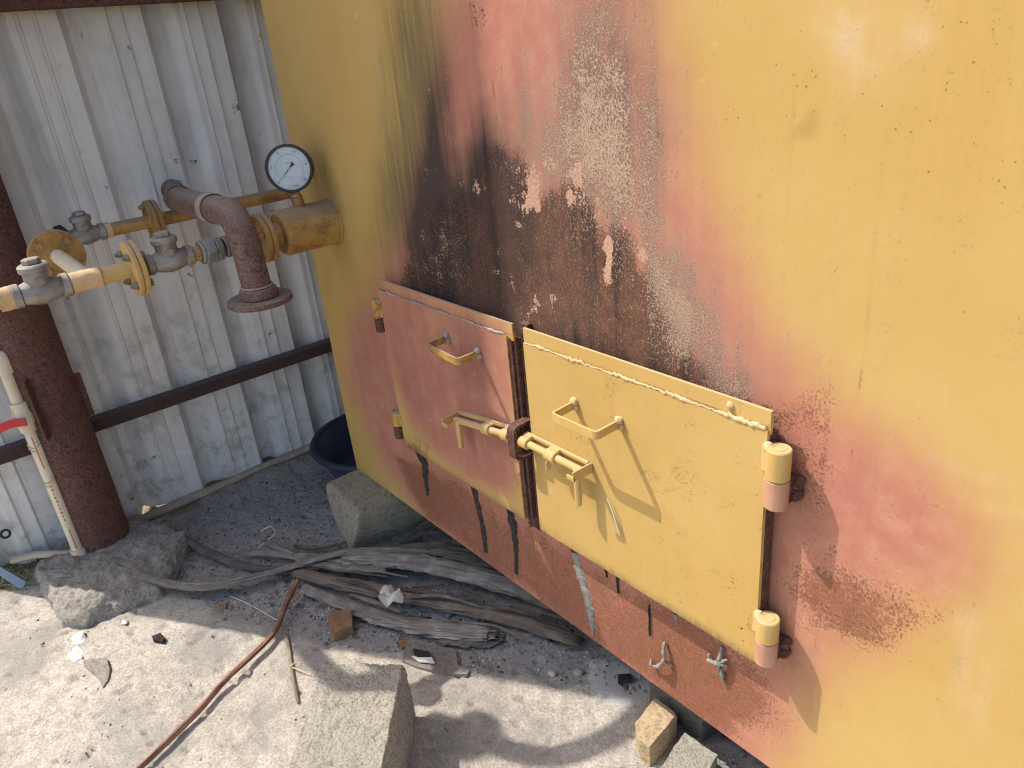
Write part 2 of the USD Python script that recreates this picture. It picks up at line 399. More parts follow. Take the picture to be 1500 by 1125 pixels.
stone('rough_block', (.53, .49, .405), (.46, .425, .345), (.30, .27, .21), (25, 190, 420), 1.0, .012, .4)
stone('corner_stone', (.32, .285, .215), (.25, .225, .165), (.17, .125, .075), (14, 90, 400), .6, .004, .15)
stone('lump_concrete', (.33, .30, .255), (.25, .23, .20), (.17, .155, .135), (18, 130, 420), .9, .005, .25)
stone('clay_brick', (.30, .17, .095), (.22, .125, .07), (.13, .085, .055), (40, 160, 420), .7, .003, .25)
stone('buff_brick', (.46, .345, .21), (.38, .285, .17), (.20, .145, .085), (30, 140, 420), .7, .003, .25)
stone('flat_stone', (.235, .205, .175), (.19, .165, .14), (.085, .075, .066), (22, 110, 420), .6, .003, .15)
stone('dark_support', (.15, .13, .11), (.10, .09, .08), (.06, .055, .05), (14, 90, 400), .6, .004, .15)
stone('charcoal', (.028, .025, .023), (.045, .040, .036), (.02, .018, .017), (60, 200, 500), .6, .003, .2)
stone('grey_shard', (.25, .22, .19), (.22, .195, .17), (.17, .15, .13), (30, 140, 420), .3, .001, .05)
stone('dried_mud', (.30, .285, .255), (.22, .205, .18), (.12, .105, .09), (60, 200, 500), .9, .003, .2)
stone('tar', (.028, .026, .024), (.045, .040, .036), (.075, .068, .06), (60, 200, 500), .8, .003, .2)

g = G(); r = g.n('attribute', 'fac', attribute='tone'); P = g.pos(); n = g.noise(P, 300, 3)
c = g.n('rgb_ramp', 'color', fac=r, ramp=[(0, (.06, .055, .05)), (.15, (.13, .12, .11)), (.5, (.22, .20, .18)), (.8, (.32, .295, .26)), (1, (.45, .41, .36))])
g.out('cinder', g.mix(g.ramp(n, .4, .7, 0, .5), c, (.10, .09, .08)), .95)
g = G(); r = g.n('attribute', 'fac', attribute='tone')
c = g.n('rgb_ramp', 'color', fac=r, ramp=[(0, (.22, .16, .07)), (.5, (.42, .33, .17)), (.8, (.20, .22, .08)), (1, (.55, .48, .32))])
g.out('straw', c, .8)


def wood(name, a, b, d):
    g = G(); uv = g.n('texture_coordinate', 'UV')
    n1 = g.noise(g.map(uv, (6, 40, 1)), 1, 6, .65, .6); n2 = g.noise(g.map(uv, (16, 190, 1)), 1, 5, .7); n3 = g.noise(g.pos(), 25, 4)
    c = g.mix(g.ramp(n1, .35, .65), a, b)
    c = g.mix(g.ramp(n2, .5, .72, 0, .9), c, d)
    c = g.mix(g.ramp(n3, .45, .7, 0, .6), c, tuple(x * 1.5 for x in a))
    g.out(name, c, .9, g.add(g.mul(n1, .7), g.mul(n2, 1.2)), 1.0, .007, specular_ior_level=.2)


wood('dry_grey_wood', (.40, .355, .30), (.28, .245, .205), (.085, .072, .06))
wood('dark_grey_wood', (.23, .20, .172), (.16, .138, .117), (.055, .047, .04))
wood('brown_wood', (.30, .235, .18), (.22, .168, .125), (.08, .058, .045))
wood('red_stalk', (.40, .23, .155), (.24, .085, .062), (.58, .46, .32))
wood('pale_stalk', (.50, .42, .29), (.42, .34, .22), (.36, .28, .18))
wood('mud_pipe', (.33, .28, .21), (.25, .205, .15), (.14, .115, .09))


def plain(name, col, rough=.5, **kw):
    g = G(); n = g.noise(g.pos(), 60, 4)
    g.out(name, g.mix(g.ramp(n, .3, .7), col, tuple(x * .86 for x in col)), rough, **kw)


plain('dial_white', (.78, .79, .80), .4)
plain('dial_black', (.012, .012, .013), .5)
plain('dial_grey', (.42, .43, .44), .5)
plain('dial_blue', (.05, .09, .20), .5)
plain('rim_red', (.45, .05, .04), .5)
plain('leaf_pale', (.50, .47, .40), .8)
plain('paper_white', (.60, .57, .52), .8)
plain('wire_pale', (.60, .57, .50), .6)
plain('label_ink', (.50, .05, .05), .6)
plain('brass_bright', (.62, .50, .35), .35, metallic=.6)
g = G(); fr = g.n('fresnel', 'fac', IOR=1.45)
MATS['gauge_glass'] = usdkit.material(stage, '/World/Looks/gauge_glass', {**g.nodes, 't': ('transparent_bsdf', {}), 'gl': ('glossy_bsdf', {'roughness': .05}), 'm': ('mix_closure', {})},
                                      [(fr[1:], 'm.fac'), ('t.BSDF', 'm.closure1'), ('gl.BSDF', 'm.closure2')], surface='m.closure')

# ---------------------------------------------------------------- masks on a plate: distances in metres on the plane y = const
def poly_sd(X, Z, pts):
    """Signed distance (positive inside) of the grid points to a polygon."""
    d = np.full(X.shape, 9.0); ins = np.zeros(X.shape, bool); n = len(pts)
    for i in range(n):
        (ax, az), (bx, bz) = pts[i], pts[(i + 1) % n]
        ex, ez = bx - ax, bz - az; t = np.clip(((X - ax) * ex + (Z - az) * ez) / (ex * ex + ez * ez + 1e-12), 0, 1)
        d = np.minimum(d, np.hypot(X - ax - t * ex, Z - az - t * ez))
        hit = (az > Z) != (bz > Z)
        with np.errstate(divide='ignore', invalid='ignore'):
            ins ^= hit & (X < (bx - ax) * (Z - az) / (bz - az + 1e-15) + ax)
    return np.where(ins, d, -d)


class Plate:
    """A fine grid over a rectangle of the plane y = const, with its coat masks."""

    def __init__(s, x0, x1, z0, z1, y, step, wob=0.0):
        s.y = y; nx, nz = int((x1 - x0) / step) + 1, int((z1 - z0) / step) + 1
        xs, zs = np.linspace(x0, x1, nx), np.linspace(z0, z1, nz); s.X, s.Z = np.meshgrid(xs, zs)
        Pn = np.stack([s.X, s.Z, np.zeros_like(s.X)], -1)
        s.warp = (meshkit.fbm(Pn * 9, 4, 3) - .5, meshkit.fbm(Pn * 9 + 50, 4, 5) - .5)
        dy = wob * (meshkit.fbm(Pn * 2.2 + 9, 3, 8) - .5) * 2
        s.V = np.stack([s.X, np.full_like(s.X, y) + dy, s.Z], -1).reshape(-1, 3)
        i = (np.arange(nz - 1)[:, None] * nx + np.arange(nx - 1)).ravel()
        s.F = np.vstack([np.c_[i, i + 1, i + nx + 1], np.c_[i, i + nx + 1, i + nx]])

    def p(s, u, v):
        q = at(u, v, 'y', s.y); return q[0], q[2]

    def area(s, pts, soft, warp=.04):
        w = poly_sd(s.X + s.warp[0] * warp * 2, s.Z + s.warp[1] * warp * 2, [s.p(*q) for q in pts])
        return 1 / (1 + np.exp(-np.clip(w / soft * 3, -30, 30)))

    def blob(s, u, v, ru, rv, amp=1.0, warp=.03, hard=1):
        cx, cz = s.p(u, v); ax, az = s.p(u + ru, v); bx, bz = s.p(u, v + rv)
        M = np.array([[ax - cx, bx - cx], [az - cz, bz - cz]]); I = np.linalg.inv(M)
        dx, dz = s.X + s.warp[0] * warp * 2 - cx, s.Z + s.warp[1] * warp * 2 - cz
        a, b = I[0, 0] * dx + I[0, 1] * dz, I[1, 0] * dx + I[1, 1] * dz
        return amp * np.exp(-(a * a + b * b) ** hard)

    def cols(s, **m):
        z = np.zeros(s.X.shape); gp = lambda *k: np.stack([np.clip(m.get(q, z), 0, 1.5).ravel() for q in k], 1)
        return {'coat': gp('pink', 'rust', 'speck'), 'burn': gp('soot', 'pale', 'chip'), 'dirt': gp('olive', 'white', 'tar')}


# ---------------------------------------------------------------- ground
ZG = -0.40
xs = np.concatenate([-np.geomspace(1.95, 140, 34)[::-1], np.arange(-1.9, 1.0, .0075), np.geomspace(1.02, 140, 36)])
ys = np.concatenate([-np.geomspace(1.35, 140, 34)[::-1], np.arange(-1.3, 0.75, .0075), np.geomspace(.78, 140, 36)])
GX, GY = np.meshgrid(xs, ys); Pg = np.stack([GX, GY, np.zeros_like(GX)], -1)
near = np.clip(1 - np.maximum(np.abs(GX + .5) - 1.6, np.abs(GY + .3) - 1.3) / 1.5, 0, 1)


def gpoly(pts, soft, warp=.08):
    w1, w2 = meshkit.fbm(Pg * 7, 4, 21) - .5, meshkit.fbm(Pg * 7 + 40, 4, 22) - .5
    d = poly_sd(GX + w1 * warp * 2, GY + w2 * warp * 2, [at(u, v, 'z', ZG)[:2] for u, v in pts])
    return 1 / (1 + np.exp(-np.clip(d / soft * 3, -30, 30)))


def gblob(u, v, r, amp=1):
    q = at(u, v, 'z', ZG); return amp * np.exp(-((GX - q[0]) ** 2 + (GY - q[1]) ** 2) / r ** 2)


ash = gpoly([(190, 780), (250, 880), (345, 905), (430, 940), (560, 960), (690, 985), (895, 1012), (960, 1010), (985, 1045), (960, 1125), (1200, 1180), (1500, 1100), (900, 620), (480, 600), (430, 660)], .035)
wash = gblob(905, 1005, .06, 1.0) + gblob(880, 975, .045, .7) + gblob(960, 1000, .05, .6) + gblob(800, 960, .05, .35)
dirt = 1 / (1 + np.exp((GX + 1.38 + .12 * (meshkit.fbm(Pg * 6, 3, 4) - .5)) * 40))
yard = np.hypot(np.maximum(np.abs(GX + .1) - 1.25, 0), np.maximum(np.abs(GY + .1) - 1.15, 0)) + .3 * (meshkit.fbm(Pg * 3, 3, 14) - .5)
dirt = np.maximum(dirt, 1 / (1 + np.exp(-np.clip((yard - .15) * 30, -30, 30))))   # bare soil beyond the cement
dirt = np.maximum(dirt, gpoly([(-60, 790), (60, 815), (55, 850), (-60, 880)], .03))
h = .016 * (meshkit.fbm(Pg * 5, 4, 1) - .5) + .006 * (meshkit.fbm(Pg * 28, 4, 2) - .5) + .005 * (meshkit.fbm(Pg * 90, 3, 6) - .5) * (.4 + ash)
pit = meshkit.fbm(Pg * 60 + 7, 2, 31); h -= .006 * np.clip(pit - .70, 0, 1) / .1 * near
h += ash * (.012 * (meshkit.fbm(Pg * 14, 4, 9) - .45) - .006)
h += .045 * np.exp(-((GX + 1.36) / .12) ** 2) * np.clip((GY + .35) * 4, 0, 1) * (.3 + meshkit.fbm(Pg * 8, 3, 12)) * .5
h = h * near - .03 * (1 - near)
nx = len(xs); i = (np.arange(len(ys) - 1)[:, None] * nx + np.arange(nx - 1)).ravel()
Fg = np.vstack([np.c_[i, i + 1, i + nx + 1], np.c_[i, i + nx + 1, i + nx]])
Vg = np.stack([GX, GY, ZG + h], -1).reshape(-1, 3)
obj('ground', (Vg, Fg), 'cement_ground', smooth=True, kind='structure', cols={'soil': np.stack([ash.ravel(), wash.ravel(), dirt.ravel()], 1)})
from scipy.interpolate import RegularGridInterpolator
_gz = RegularGridInterpolator((ys, xs), ZG + h)


def gz(x, y): return float(_gz((y, x)))


def on(u, v, up=0.0):
    q = at(u, v, 'z', ZG); q[2] = gz(q[0], q[1]) + up; return q


# ---------------------------------------------------------------- shed wall of ribbed sheets
WX = -1.42
wall = thing('corrugated_wall', 'tall shed wall of grey-white ribbed metal sheets with rust scabs and dark rails', 'wall')
PER = .207
prof = [(0, 0), (.0015, -.001), (.026, -.050), (.029, -.052), (.048, -.052), (.053, -.049), (.086, -.004), (.092, 0), (.108, 0), (.112, .0065), (.115, .0065), (.121, 0), (.148, 0), (.152, .0065), (.155, .0065), (.161, 0), (.203, 0)]


def sheet(y0, nper, z0, z1, dx, trim=None, seed=0):
    py, px = [], []
    for k in range(nper):
        for a, b in prof:
            y = y0 + k * PER + a
            if trim is not None and y < trim: continue
            py.append(y); px.append(WX + b + dx)
    py.append(y0 + nper * PER + .003); px.append(WX + dx)
    if trim is not None and py[0] > trim + .002: py.insert(0, trim); px.insert(0, px[0])
    py, px = np.array(py), np.array(px); zs = np.linspace(z0, z1, max(3, int((z1 - z0) / .05)))
    Z, Y = np.meshgrid(zs, py, indexing='ij'); X = np.broadcast_to(px, Z.shape).copy()
    X += .004 * (meshkit.fbm(np.stack([Y * 3, Z * 2, np.full_like(Y, seed)], -1), 3, seed) - .5)
    lowedge = np.linspace(0, 1, len(zs))[:, None] < .001
    for yn, wn in ((-.505, .012), (-.455, .02), (-.135, .012), (.05, .015)): Z = Z + (z0 < 0) * lowedge * .016 * np.exp(-((Y - yn) / wn) ** 4)
    n = len(py); i = (np.arange(len(zs) - 1)[:, None] * n + np.arange(n - 1)).ravel()
    F = np.vstack([np.c_[i, i + n + 1, i + 1], np.c_[i, i + n, i + n + 1]])
    V = np.stack([X, Y, Z], -1).reshape(-1, 3); m0 = len(V)
    V = np.vstack([V, V - [.0012, 0, 0]]); F = np.vstack([F, F[:, ::-1] + m0])   # the sheet's back, 1.2 mm behind
    return trimesh.Trimesh(V, F, process=False)


for k, y0 in enumerate((-.12 - 5 * PER, -.12 - 2 * PER, -.12 + 1 * PER, -.12 + 4 * PER)):
    obj('sheet', sheet(y0, 3, -.402, 2.27, .0016 * (k % 2), -.985 if k == 0 else None, k), 'coated_sheet', wall, 25)
    obj('sheet', sheet(y0, 3, 2.22, 3.75, .003 + .0016 * (k % 2), -.905 if k == 0 else None, k + 9), 'coated_sheet', wall, 25)


def rail(zc, hgt, dep, y0=-.98, y1=1.2):
    a = solid_noise(box((WX + .004, y0, zc - hgt), (WX + dep, y1, zc - hgt + .006)), .0012, 20, 3, .05)
    b = solid_noise(box((WX + dep - .006, y0, zc - hgt), (WX + dep, y1, zc)), .0012, 20, 5, .05)
    t = solid_noise(box((WX + .004, y0, zc - .006), (WX + dep - .0065, y1, zc)), .0012, 20, 6, .05)
    return [a, b, t]


obj('rail', rail(-.012, .038, .045), 'rail_rust', wall, 30)
obj('rail', rail(1.115, .05, .05), 'dark_rust', wall, 30)
obj('rail', rail(2.3, .05, .05), 'dark_rust', wall, 30)
obj('rail', rail(3.6, .05, .05), 'dark_rust', wall, 30)
tp = spline([(-1.405, -.62, -.395), (-1.405, -.3, -.392), (-1.407, 0, -.388), (-1.405, .4, -.39), (-1.405, 1.2, -.39)], 60)
obj('ground_pipe', tube(tp, .0145 + .0006 * rng.standard_normal(60), 14), 'mud_pipe', uv=None, smooth=40,
    label='mud-caked thin pale pipe lying along the foot of the ribbed wall', cat='pipe')

def flat_sheets(parent, x0, x1, fn, n=40):
    us = np.linspace(x0, x1, n * 8); pr = .012 * np.sign(np.sin(us * 30)) * np.minimum(1, np.abs(np.sin(us * 30)) * 2)
    V, F = [], []
    for u_, p_ in zip(us, pr):
        for t_ in (0, 1): V += [fn(u_, t_, p_), fn(u_, t_, p_ + .0012)]
    for k in range(len(us) - 1):
        a = k * 4; F += [[a, a + 4, a + 6], [a, a + 6, a + 2], [a + 1, a + 7, a + 5], [a + 1, a + 3, a + 7]]
    return obj('sheet', trimesh.Trimesh(np.array(V), F, process=False), 'coated_sheet', parent, 25)


bw = thing('rear_wall', 'ribbed metal wall of the shed behind the furnace', 'wall')
flat_sheets(bw, -1.41, 2.6, lambda u_, t_, p_: (u_, 1.75 + p_, -.40 + 3.2 * t_))


rf_ = thing('shed_roof', 'ribbed metal roof of the shed over the rear of the furnace', 'roof')
flat_sheets(rf_, -1.41, 2.6, lambda u_, t_, p_: (u_, .30 + 1.6 * t_, 2.62 + .22 * t_ + p_))

# ---------------------------------------------------------------- furnace
XL, XR, ZB, ZT = -.894, .846, -.239, 1.42
fur = thing('furnace', 'big yellow steel furnace with burnt rusty front and two square doors, raised on stones', 'furnace')
pl = Plate(XL, XR, ZB, ZT, 0.0, .0045, .0025)
A = pl.area
pink = A([(655, -260), (650, 0), (640, 100), (622, 230), (600, 330), (572, 388), (545, 425), (516, 470), (507, 530), (516, 590), (545, 645), (570, 690), (600, 735), (700, 860), (1145, 1180), (1140, 1100), (1165, 1040), (1212, 980), (1295, 930), (1385, 880),
          (1428, 820), (1422, 765), (1375, 705), (1305, 655), (1232, 605), (1178, 552), (1135, 500), (1092, 400), (1050, 300), (1010, 200), (985, 100), (965, 0), (955, -260)], .10, .03)
rust = A([(590, 425), (612, 345), (645, 300), (692, 285), (715, 238), (748, 215), (772, 255), (805, 300), (850, 288), (885, 328), (930, 350), (962, 400), (988, 450), (1015, 500), (1050, 540), (1100, 575), (1132, 600), (1135, 660), (770, 520), (750, 520), (590, 440)], .085, .05)
rust = np.maximum(rust, A([(748, 470), (772, 480), (800, 780), (775, 770)], .012, .006) * .95)
rust = np.maximum(rust, pl.blob(725, 240, 25, 40, .75)); rust = np.maximum(rust, pl.blob(690, 25, 22, 35, .5))
strip = A([(575, 665), (640, 690), (780, 770), (800, 785), (1100, 975), (1135, 985), (1090, 1075), (1060, 1090), (620, 760)], .05, .04)
speck = strip * .98 + pl.blob(985, 960, 120, 55, .42) + pl.blob(1050, 1030, 60, 40, .35)
for b in [(1172, 620, 50, 40, .45), (1180, 700, 60, 60, .6), (1235, 880, 85, 50, .75), (1200, 830, 50, 60, .5), (1330, 740, 70, 26, .42), (1385, 660, 40, 25, .3), (1270, 920, 90, 40, .5), (1370, 905, 60, 30, .3), (1470, 960, 40, 40, .3),
          (1180, 590, 50, 30, .35), (1260, 570, 60, 25, .22), (1430, 700, 40, 20, .25), (478, 415, 16, 45, .5), (535, 530, 26, 60, .5), (690, 30, 40, 50, .35), (735, 110, 40, 130, .3), (960, 200, 40, 60, .45), (1150, 1060, 40, 30, .35), (560, 30, 30, 40, .3),
          (620, 700, 40, 60, .3), (1010, 420, 30, 60, .4), (640, 110, 20, 60, .25), (1195, 260, 20, 20, .18), (1180, 60, 30, 30, .12)]:
    speck = speck + pl.blob(*b)
olive = pl.blob(595, 200, 50, 260, .75) + pl.blob(575, 330, 40, 90, .45) + pl.blob(610, 60, 50, 120, .45) + pl.blob(470, 270, 16, 60, .55) + pl.blob(455, 240, 14, 40, .4) + pl.blob(500, 320, 12, 30, .35)
for u_, v0_, v1_, a_ in ((1305, 150, 690, .50), (1165, 120, 470, .32), (1088, 180, 420, .28), (1198, 930, 1080, .45), (722, 120, 330, .45), (690, 60, 240, .35), (1225, 480, 760, .3), (1420, 300, 620, .22), (470, 150, 420, .25), (505, 250, 600, .25), (960, 40, 200, .35), (820, 20, 200, .3)):
    x_, zt2 = pl.p(u_, v0_); zb2 = pl.p(u_ - (v1_ - v0_) * (u_ - 1000) / 2600, v1_)[1]
    run_ = np.exp(-((pl.X + pl.warp[0] * .012 - x_) / .0035) ** 2) * (pl.Z < zt2) * (pl.Z > zb2) * np.clip(meshkit.fbm(np.stack([pl.X * 4, pl.Z * 30, 0 * pl.X + u_], -1), 3, 2) * 2.4 - .55, 0, 1)
    speck = speck + a_ * run_; olive = olive + a_ * .7 * run_
soot = pl.blob(880, 150, 100, 220, .26) + pl.blob(690, 380, 80, 70, .5) + pl.blob(700, 290, 60, 70, .35) + pl.blob(910, 150, 60, 170, .24) + pl.blob(760, 160, 20, 120, .2) + pl.blob(850, 190, 30, 120, .2) + pl.blob(1000, 480, 60, 60, .2) + pl.blob(628, 300, 40, 150, .8) + pl.blob(650, 360, 50, 70, .7) + pl.blob(716, 270, 28, 110, .8) + pl.blob(715, 350, 65, 75, .6) + pl.blob(640, 170, 22, 110, .5) + pl.blob(760, 420, 40, 90, .45) + pl.blob(690, 440, 60, 40, .6) + pl.blob(1010, 540, 100, 26, .35)
pale = A([(772, 150), (860, 120), (905, 200), (965, 270), (1015, 380), (1060, 470), (1110, 565), (1085, 580), (1000, 520), (960, 440), (920, 350), (860, 300), (790, 300), (765, 230)], .10, .04) * .64 + pl.blob(870, 230, 70, 90, .22) + pl.blob(985, 470, 40, 90, .16) + pl.blob(810, 40, 70, 140, .18) + pl.blob(880, 100, 34, 190, .38) + pl.blob(935, 100, 45, 150, .24) + pl.blob(655, 330, 28, 60, .2) + pl.blob(650, 390, 50, 44, .16) + pl.blob(960, 190, 35, 60, .2) + pl.blob(1010, 440, 40, 70, .25) + pl.blob(1075, 560, 50, 26, .3) + pl.blob(740, 190, 24, 50, .16) + pl.blob(780, 420, 20, 60, .12)
chip = np.zeros_like(pl.X)
for b in [(893, 395, 7, 34, 1.1), (890, 362, 9, 14, 1), (945, 378, 7, 12, 1), (845, 262, 8, 26, .9), (780, 275, 18, 34, .45), (795, 240, 26, 50, .32), (836, 300, 8, 16, .7), (877, 325, 10, 35, .7), (915, 330, 12, 16, .7), (790, 305, 5, 12, .9), (985, 420, 20, 60, .45), (790, 440, 16, 26, .42), (745, 415, 20, 22, .4),
          (775, 460, 14, 16, .5), (860, 270, 50, 40, .3), (700, 275, 16, 16, .45), (733, 300, 30, 30, .25), (765, 300, 30, 60, .3), (930, 400, 20, 60, .35), (1040, 540, 40, 30, .25)]:
    chip = chip + pl.blob(*b, warp=.012)
white = pl.blob(1245, 60, 55, 50, .9) + pl.blob(1330, 30, 40, 40, .7) + pl.blob(1200, 25, 25, 20, .6) + pl.blob(1410, 690, 110, 25, .45) + pl.blob(1470, 740, 70, 16, .5) + pl.blob(1440, 1010, 45, 70, .6) + pl.blob(1420, 920, 40, 30, .4) + pl.blob(1290, 130, 60, 30, .3) + pl.blob(523, 25, 3, 9, 1) + pl.blob(1045, 55, 8, 5, .9) + pl.blob(1016, 116, 8, 3, .9) + pl.blob(525, 625, 5, 8, .8)
tar = A([(1187, 148), (1200, 152), (1205, 170), (1200, 205), (1185, 208), (1168, 200), (1140, 208), (1170, 175)], .022, .01) * .85
obj('front_panel', trimesh.Trimesh(pl.V, pl.F, process=False), 'burnt_painted_steel', fur, smooth=True, cols=pl.cols(pink=pink, rust=rust, speck=speck, soot=soot, pale=pale, chip=chip, olive=olive, white=white, tar=tar))
DEEP = 1.35
obj('side_panel', box((XL + .001, .0032, ZB + .001), (XL + .007, DEEP, ZT), .001), 'bright_yellow_paint', fur)
obj('side_panel', box((XR - .007, .0032, ZB + .001), (XR - .001, DEEP, ZT), .001), 'bright_yellow_paint', fur)
obj('back_panel', box((XL + .0075, DEEP - .006, ZB + .001), (XR - .0075, DEEP, ZT), .001), 'bright_yellow_paint', fur)
obj('top_panel', box((XL, .0, ZT + .0005), (XR, DEEP, ZT + .0065), .001), 'bright_yellow_paint', fur)
obj('bottom_panel', box((XL + .0075, .0032, ZB + .001), (XR - .0075, DEEP - .0065, ZB + .008), .001), 'dark_rust', fur)


def flatbar(path, w, t, up):
    """A flat bar along a path: w wide along 'up', t thick."""
    path = np.asarray(path, float); T = np.gradient(path, axis=0); T /= np.linalg.norm(T, axis=1)[:, None]; up = np.asarray(up, float); V = []
    for p, d in zip(path, T):
        s = np.cross(d, up); s /= np.linalg.norm(s)
        V += [p + up * w / 2 + s * t / 2, p + up * w / 2 - s * t / 2, p - up * w / 2 - s * t / 2, p - up * w / 2 + s * t / 2]
    F = []; N = len(path)
    for i in range(N - 1):
        for k in range(4):
            a, b = i * 4 + k, i * 4 + (k + 1) % 4; F += [[a, b, b + 4], [a, b + 4, a + 4]]
    F += [[0, 2, 1], [0, 3, 2], [N * 4 - 4, N * 4 - 3, N * 4 - 2], [N * 4 - 4, N * 4 - 2, N * 4 - 1]]
    mm = trimesh.Trimesh(np.array(V), F, process=False); mm.fix_normals()
    return mm


def weld_line(x0, x1, y, z, seed, amp=.0045, lumps=()):
    n = int((x1 - x0) / .004); X = np.linspace(x0, x1, n); r_ = np.random.default_rng(seed)
    Pn = np.stack([X * 40, np.full(n, seed * 1.0), np.zeros(n)], -1)
    r = .0007 + .0012 * meshkit.fbm(Pn * 3, 3, seed)
    for c_, w_, a_ in lumps: r = r + .26 * a_ * np.exp(-((X - c_) / w_) ** 4) * (.6 + .8 * meshkit.fbm(Pn * 6, 2, seed + 1))
    return tube(np.stack([X, np.full(n, y), z + .001 * r_.standard_normal(n)], 1), r, 8)


def lump(p, r, seed): return move(rock(r, seed, 2), p)


def door(x0, x1, skin_x0, skin_x1, skin_z1, z1, mat_plain, masks, side):
    """side -1: hinges on the left, +1: on the right."""
    frame = box((x0 + .001, -.004, .002), (x1 - .001, -.021, z1 - .034), .0015)
    d = obj('door', frame, 'dark_rust', fur)
    sk = Plate(skin_x0, skin_x1, .0, skin_z1, -.0295, .004, .0008)
    obj('door_skin', trimesh.Trimesh(sk.V, sk.F, process=False), 'burnt_painted_steel', d, smooth=True, cols=sk.cols(**masks(sk)))
    obj('skin_edge', [box((skin_x0 + .0003, -.0215, .0005), (skin_x1 - .0003, -.0288, skin_z1 - .0003), .0008)], mat_plain, d)
    tz = (skin_z1 + .004, z1 - .0002)
    tp_ = Plate(x0 + .0005, x1 - .0005, tz[0], tz[1], -.0258, .005, .0006)
    obj('top_strip_face', trimesh.Trimesh(tp_.V, tp_.F, process=False), 'burnt_painted_steel', d, smooth=True, cols=tp_.cols(**masks(tp_)))
    obj('top_strip', box((x0, -.0205, tz[0] - .012), (x1, -.0253, z1), .0006), mat_plain, d)
    return d, sk


# left door
def masks_l(p):
    pk = p.area([(552, 405), (600, 420), (745, 470), (752, 540), (756, 620), (762, 690), (745, 722), (700, 712), (650, 672), (604, 622), (582, 570), (564, 500)], .06, .02)
    pk = np.maximum(pk, p.area([(565, 405), (750, 472), (750, 490), (560, 425)], .03) * .6)
    sp = p.blob(672, 558, 8, 12, .55) + p.blob(684, 585, 12, 10, .5) + p.blob(600, 640, 30, 14, .4) + p.blob(690, 700, 120, 10, .38) + p.blob(625, 655, 40, 14, .4) + p.blob(770, 720, 12, 40, .3) + p.blob(700, 640, 90, 60, .12) + p.blob(702, 510, 5, 18, .4)
    e_ = np.minimum(np.minimum(p.X + .507, -.046 - p.X), p.Z); sp = sp + np.clip((.022 - e_) / .022, 0, 1) * .32 * (.4 + p.warp[1] * 2 + .4)
    ol = np.clip((.024 - p.Z) / .024, 0, 1) * .7
    return dict(pink=pk, speck=sp, olive=ol + p.blob(590, 520, 26, 160, .16), soot=p.blob(683, 515, 18, 40, .10) + .22 * pk + p.blob(700, 530, 60, 60, .12), white=p.blob(715, 505, 12, 12, .3))


dl, _ = door(-.509, -.030, -.507, -.046, .404, .430, 'old_yellow_paint', masks_l, -1)
dl.SetCustomDataByKey('label', 'left door with pink burnt paint, standing in the shade')
obj('weld_bead', weld_line(-.505, -.05, -.0285, .4055, 3, lumps=[(-.46, .02, .004), (-.36, .018, .004), (-.33, .01, .003), (-.25, .018, .005), (-.16, .02, .004), (-.085, .016, .005), (-.065, .008, .004)]), 'grey_weld', dl)
obj('rusty_edge', box((-.0455, -.0215, .004), (-.0375, -.0262, .40), .001), 'dark_rust', dl)


def masks_r(p):
    sp = p.blob(820, 575, 18, 22, .3) + p.blob(840, 655, 40, 30, .42) + p.blob(830, 720, 30, 50, .33) + p.blob(985, 700, 40, 40, .38) + p.blob(930, 560, 70, 12, .3) + p.blob(1000, 625, 50, 16, .35) + p.blob(965, 760, 70, 70, .25) + p.blob(900, 830, 70, 22, .35) + p.blob(1095, 920, 16, 20, .6) + p.blob(1050, 780, 60, 90, .17) + p.blob(902, 605, 6, 10, .6) + p.blob(905, 565, 14, 20, .3) + p.blob(1000, 870, 60, 30, .25)
    sp = sp * .72 + .05
    e_ = np.minimum(np.minimum(p.X - .002, .498 - p.X), p.Z); sp = sp + np.clip((.022 - e_) / .022, 0, 1) * .34 * (.4 + p.warp[1] * 2 + .4)
    ol = np.clip((.024 - p.Z) / .024, 0, 1) * .9 * (.3 + (p.warp[0] + .5))
    return dict(pink=p.blob(960, 660, 70, 60, .16) + p.blob(830, 640, 50, 40, .12), speck=sp, olive=ol, white=p.blob(810, 715, 6, 5, .6) + p.blob(1000, 640, 60, 60, .12), rust=p.blob(1085, 928, 12, 5, .5))


dr, _ = door(.0, .500, .002, .498, .403, .430, 'bright_yellow_paint', masks_r, 1)
dr.SetCustomDataByKey('label', 'right door in dull yellow paint, lit by the sun')
obj('weld_bead', weld_line(.004, .495, -.0285, .4045, 8, lumps=[(.05, .012, .005), (.13, .024, .006), (.245, .03, .005), (.345, .035, .005), (.42, .012, .003), (.455, .03, .007), (.485, .014, .006)]), 'weld_bead', dr)
obj('weld_lump', lump((.437, -.0255, .419), .006, 5), 'weld_bead', dr)


def door_handle(xa, xb, za, zb, out, mat, parent, seed):
    yb = -.0295; path = bend([(xa, yb, za), (xa + .002, yb - out, za - .001), (xb, yb - out, zb - .001), (xb, yb, zb)], .008, 6)
    hnd = obj('handle', flatbar(dense(path, .01), .0145, .0042, (0, 0, 1)), mat, parent, 30)
    for k, (x, z) in enumerate(((xa, za), (xb, zb))):
        obj('handle_weld', [lump((x, yb - .002, z + .006), .0075, seed + k), lump((x + .003, yb - .002, z - .005), .006, seed + 5 + k)], 'weld_bead' if parent is dr else 'grey_weld', parent)


door_handle(-.243, -.138, .352, .346, .052, 'old_yellow_paint', dl, 20)
door_handle(.129, .233, .322, .322, .055, 'handle_paint', dr, 30)

# slide bolts: base bar, two sleeves, round rod, end plate, hanging pin
YB = -.0295


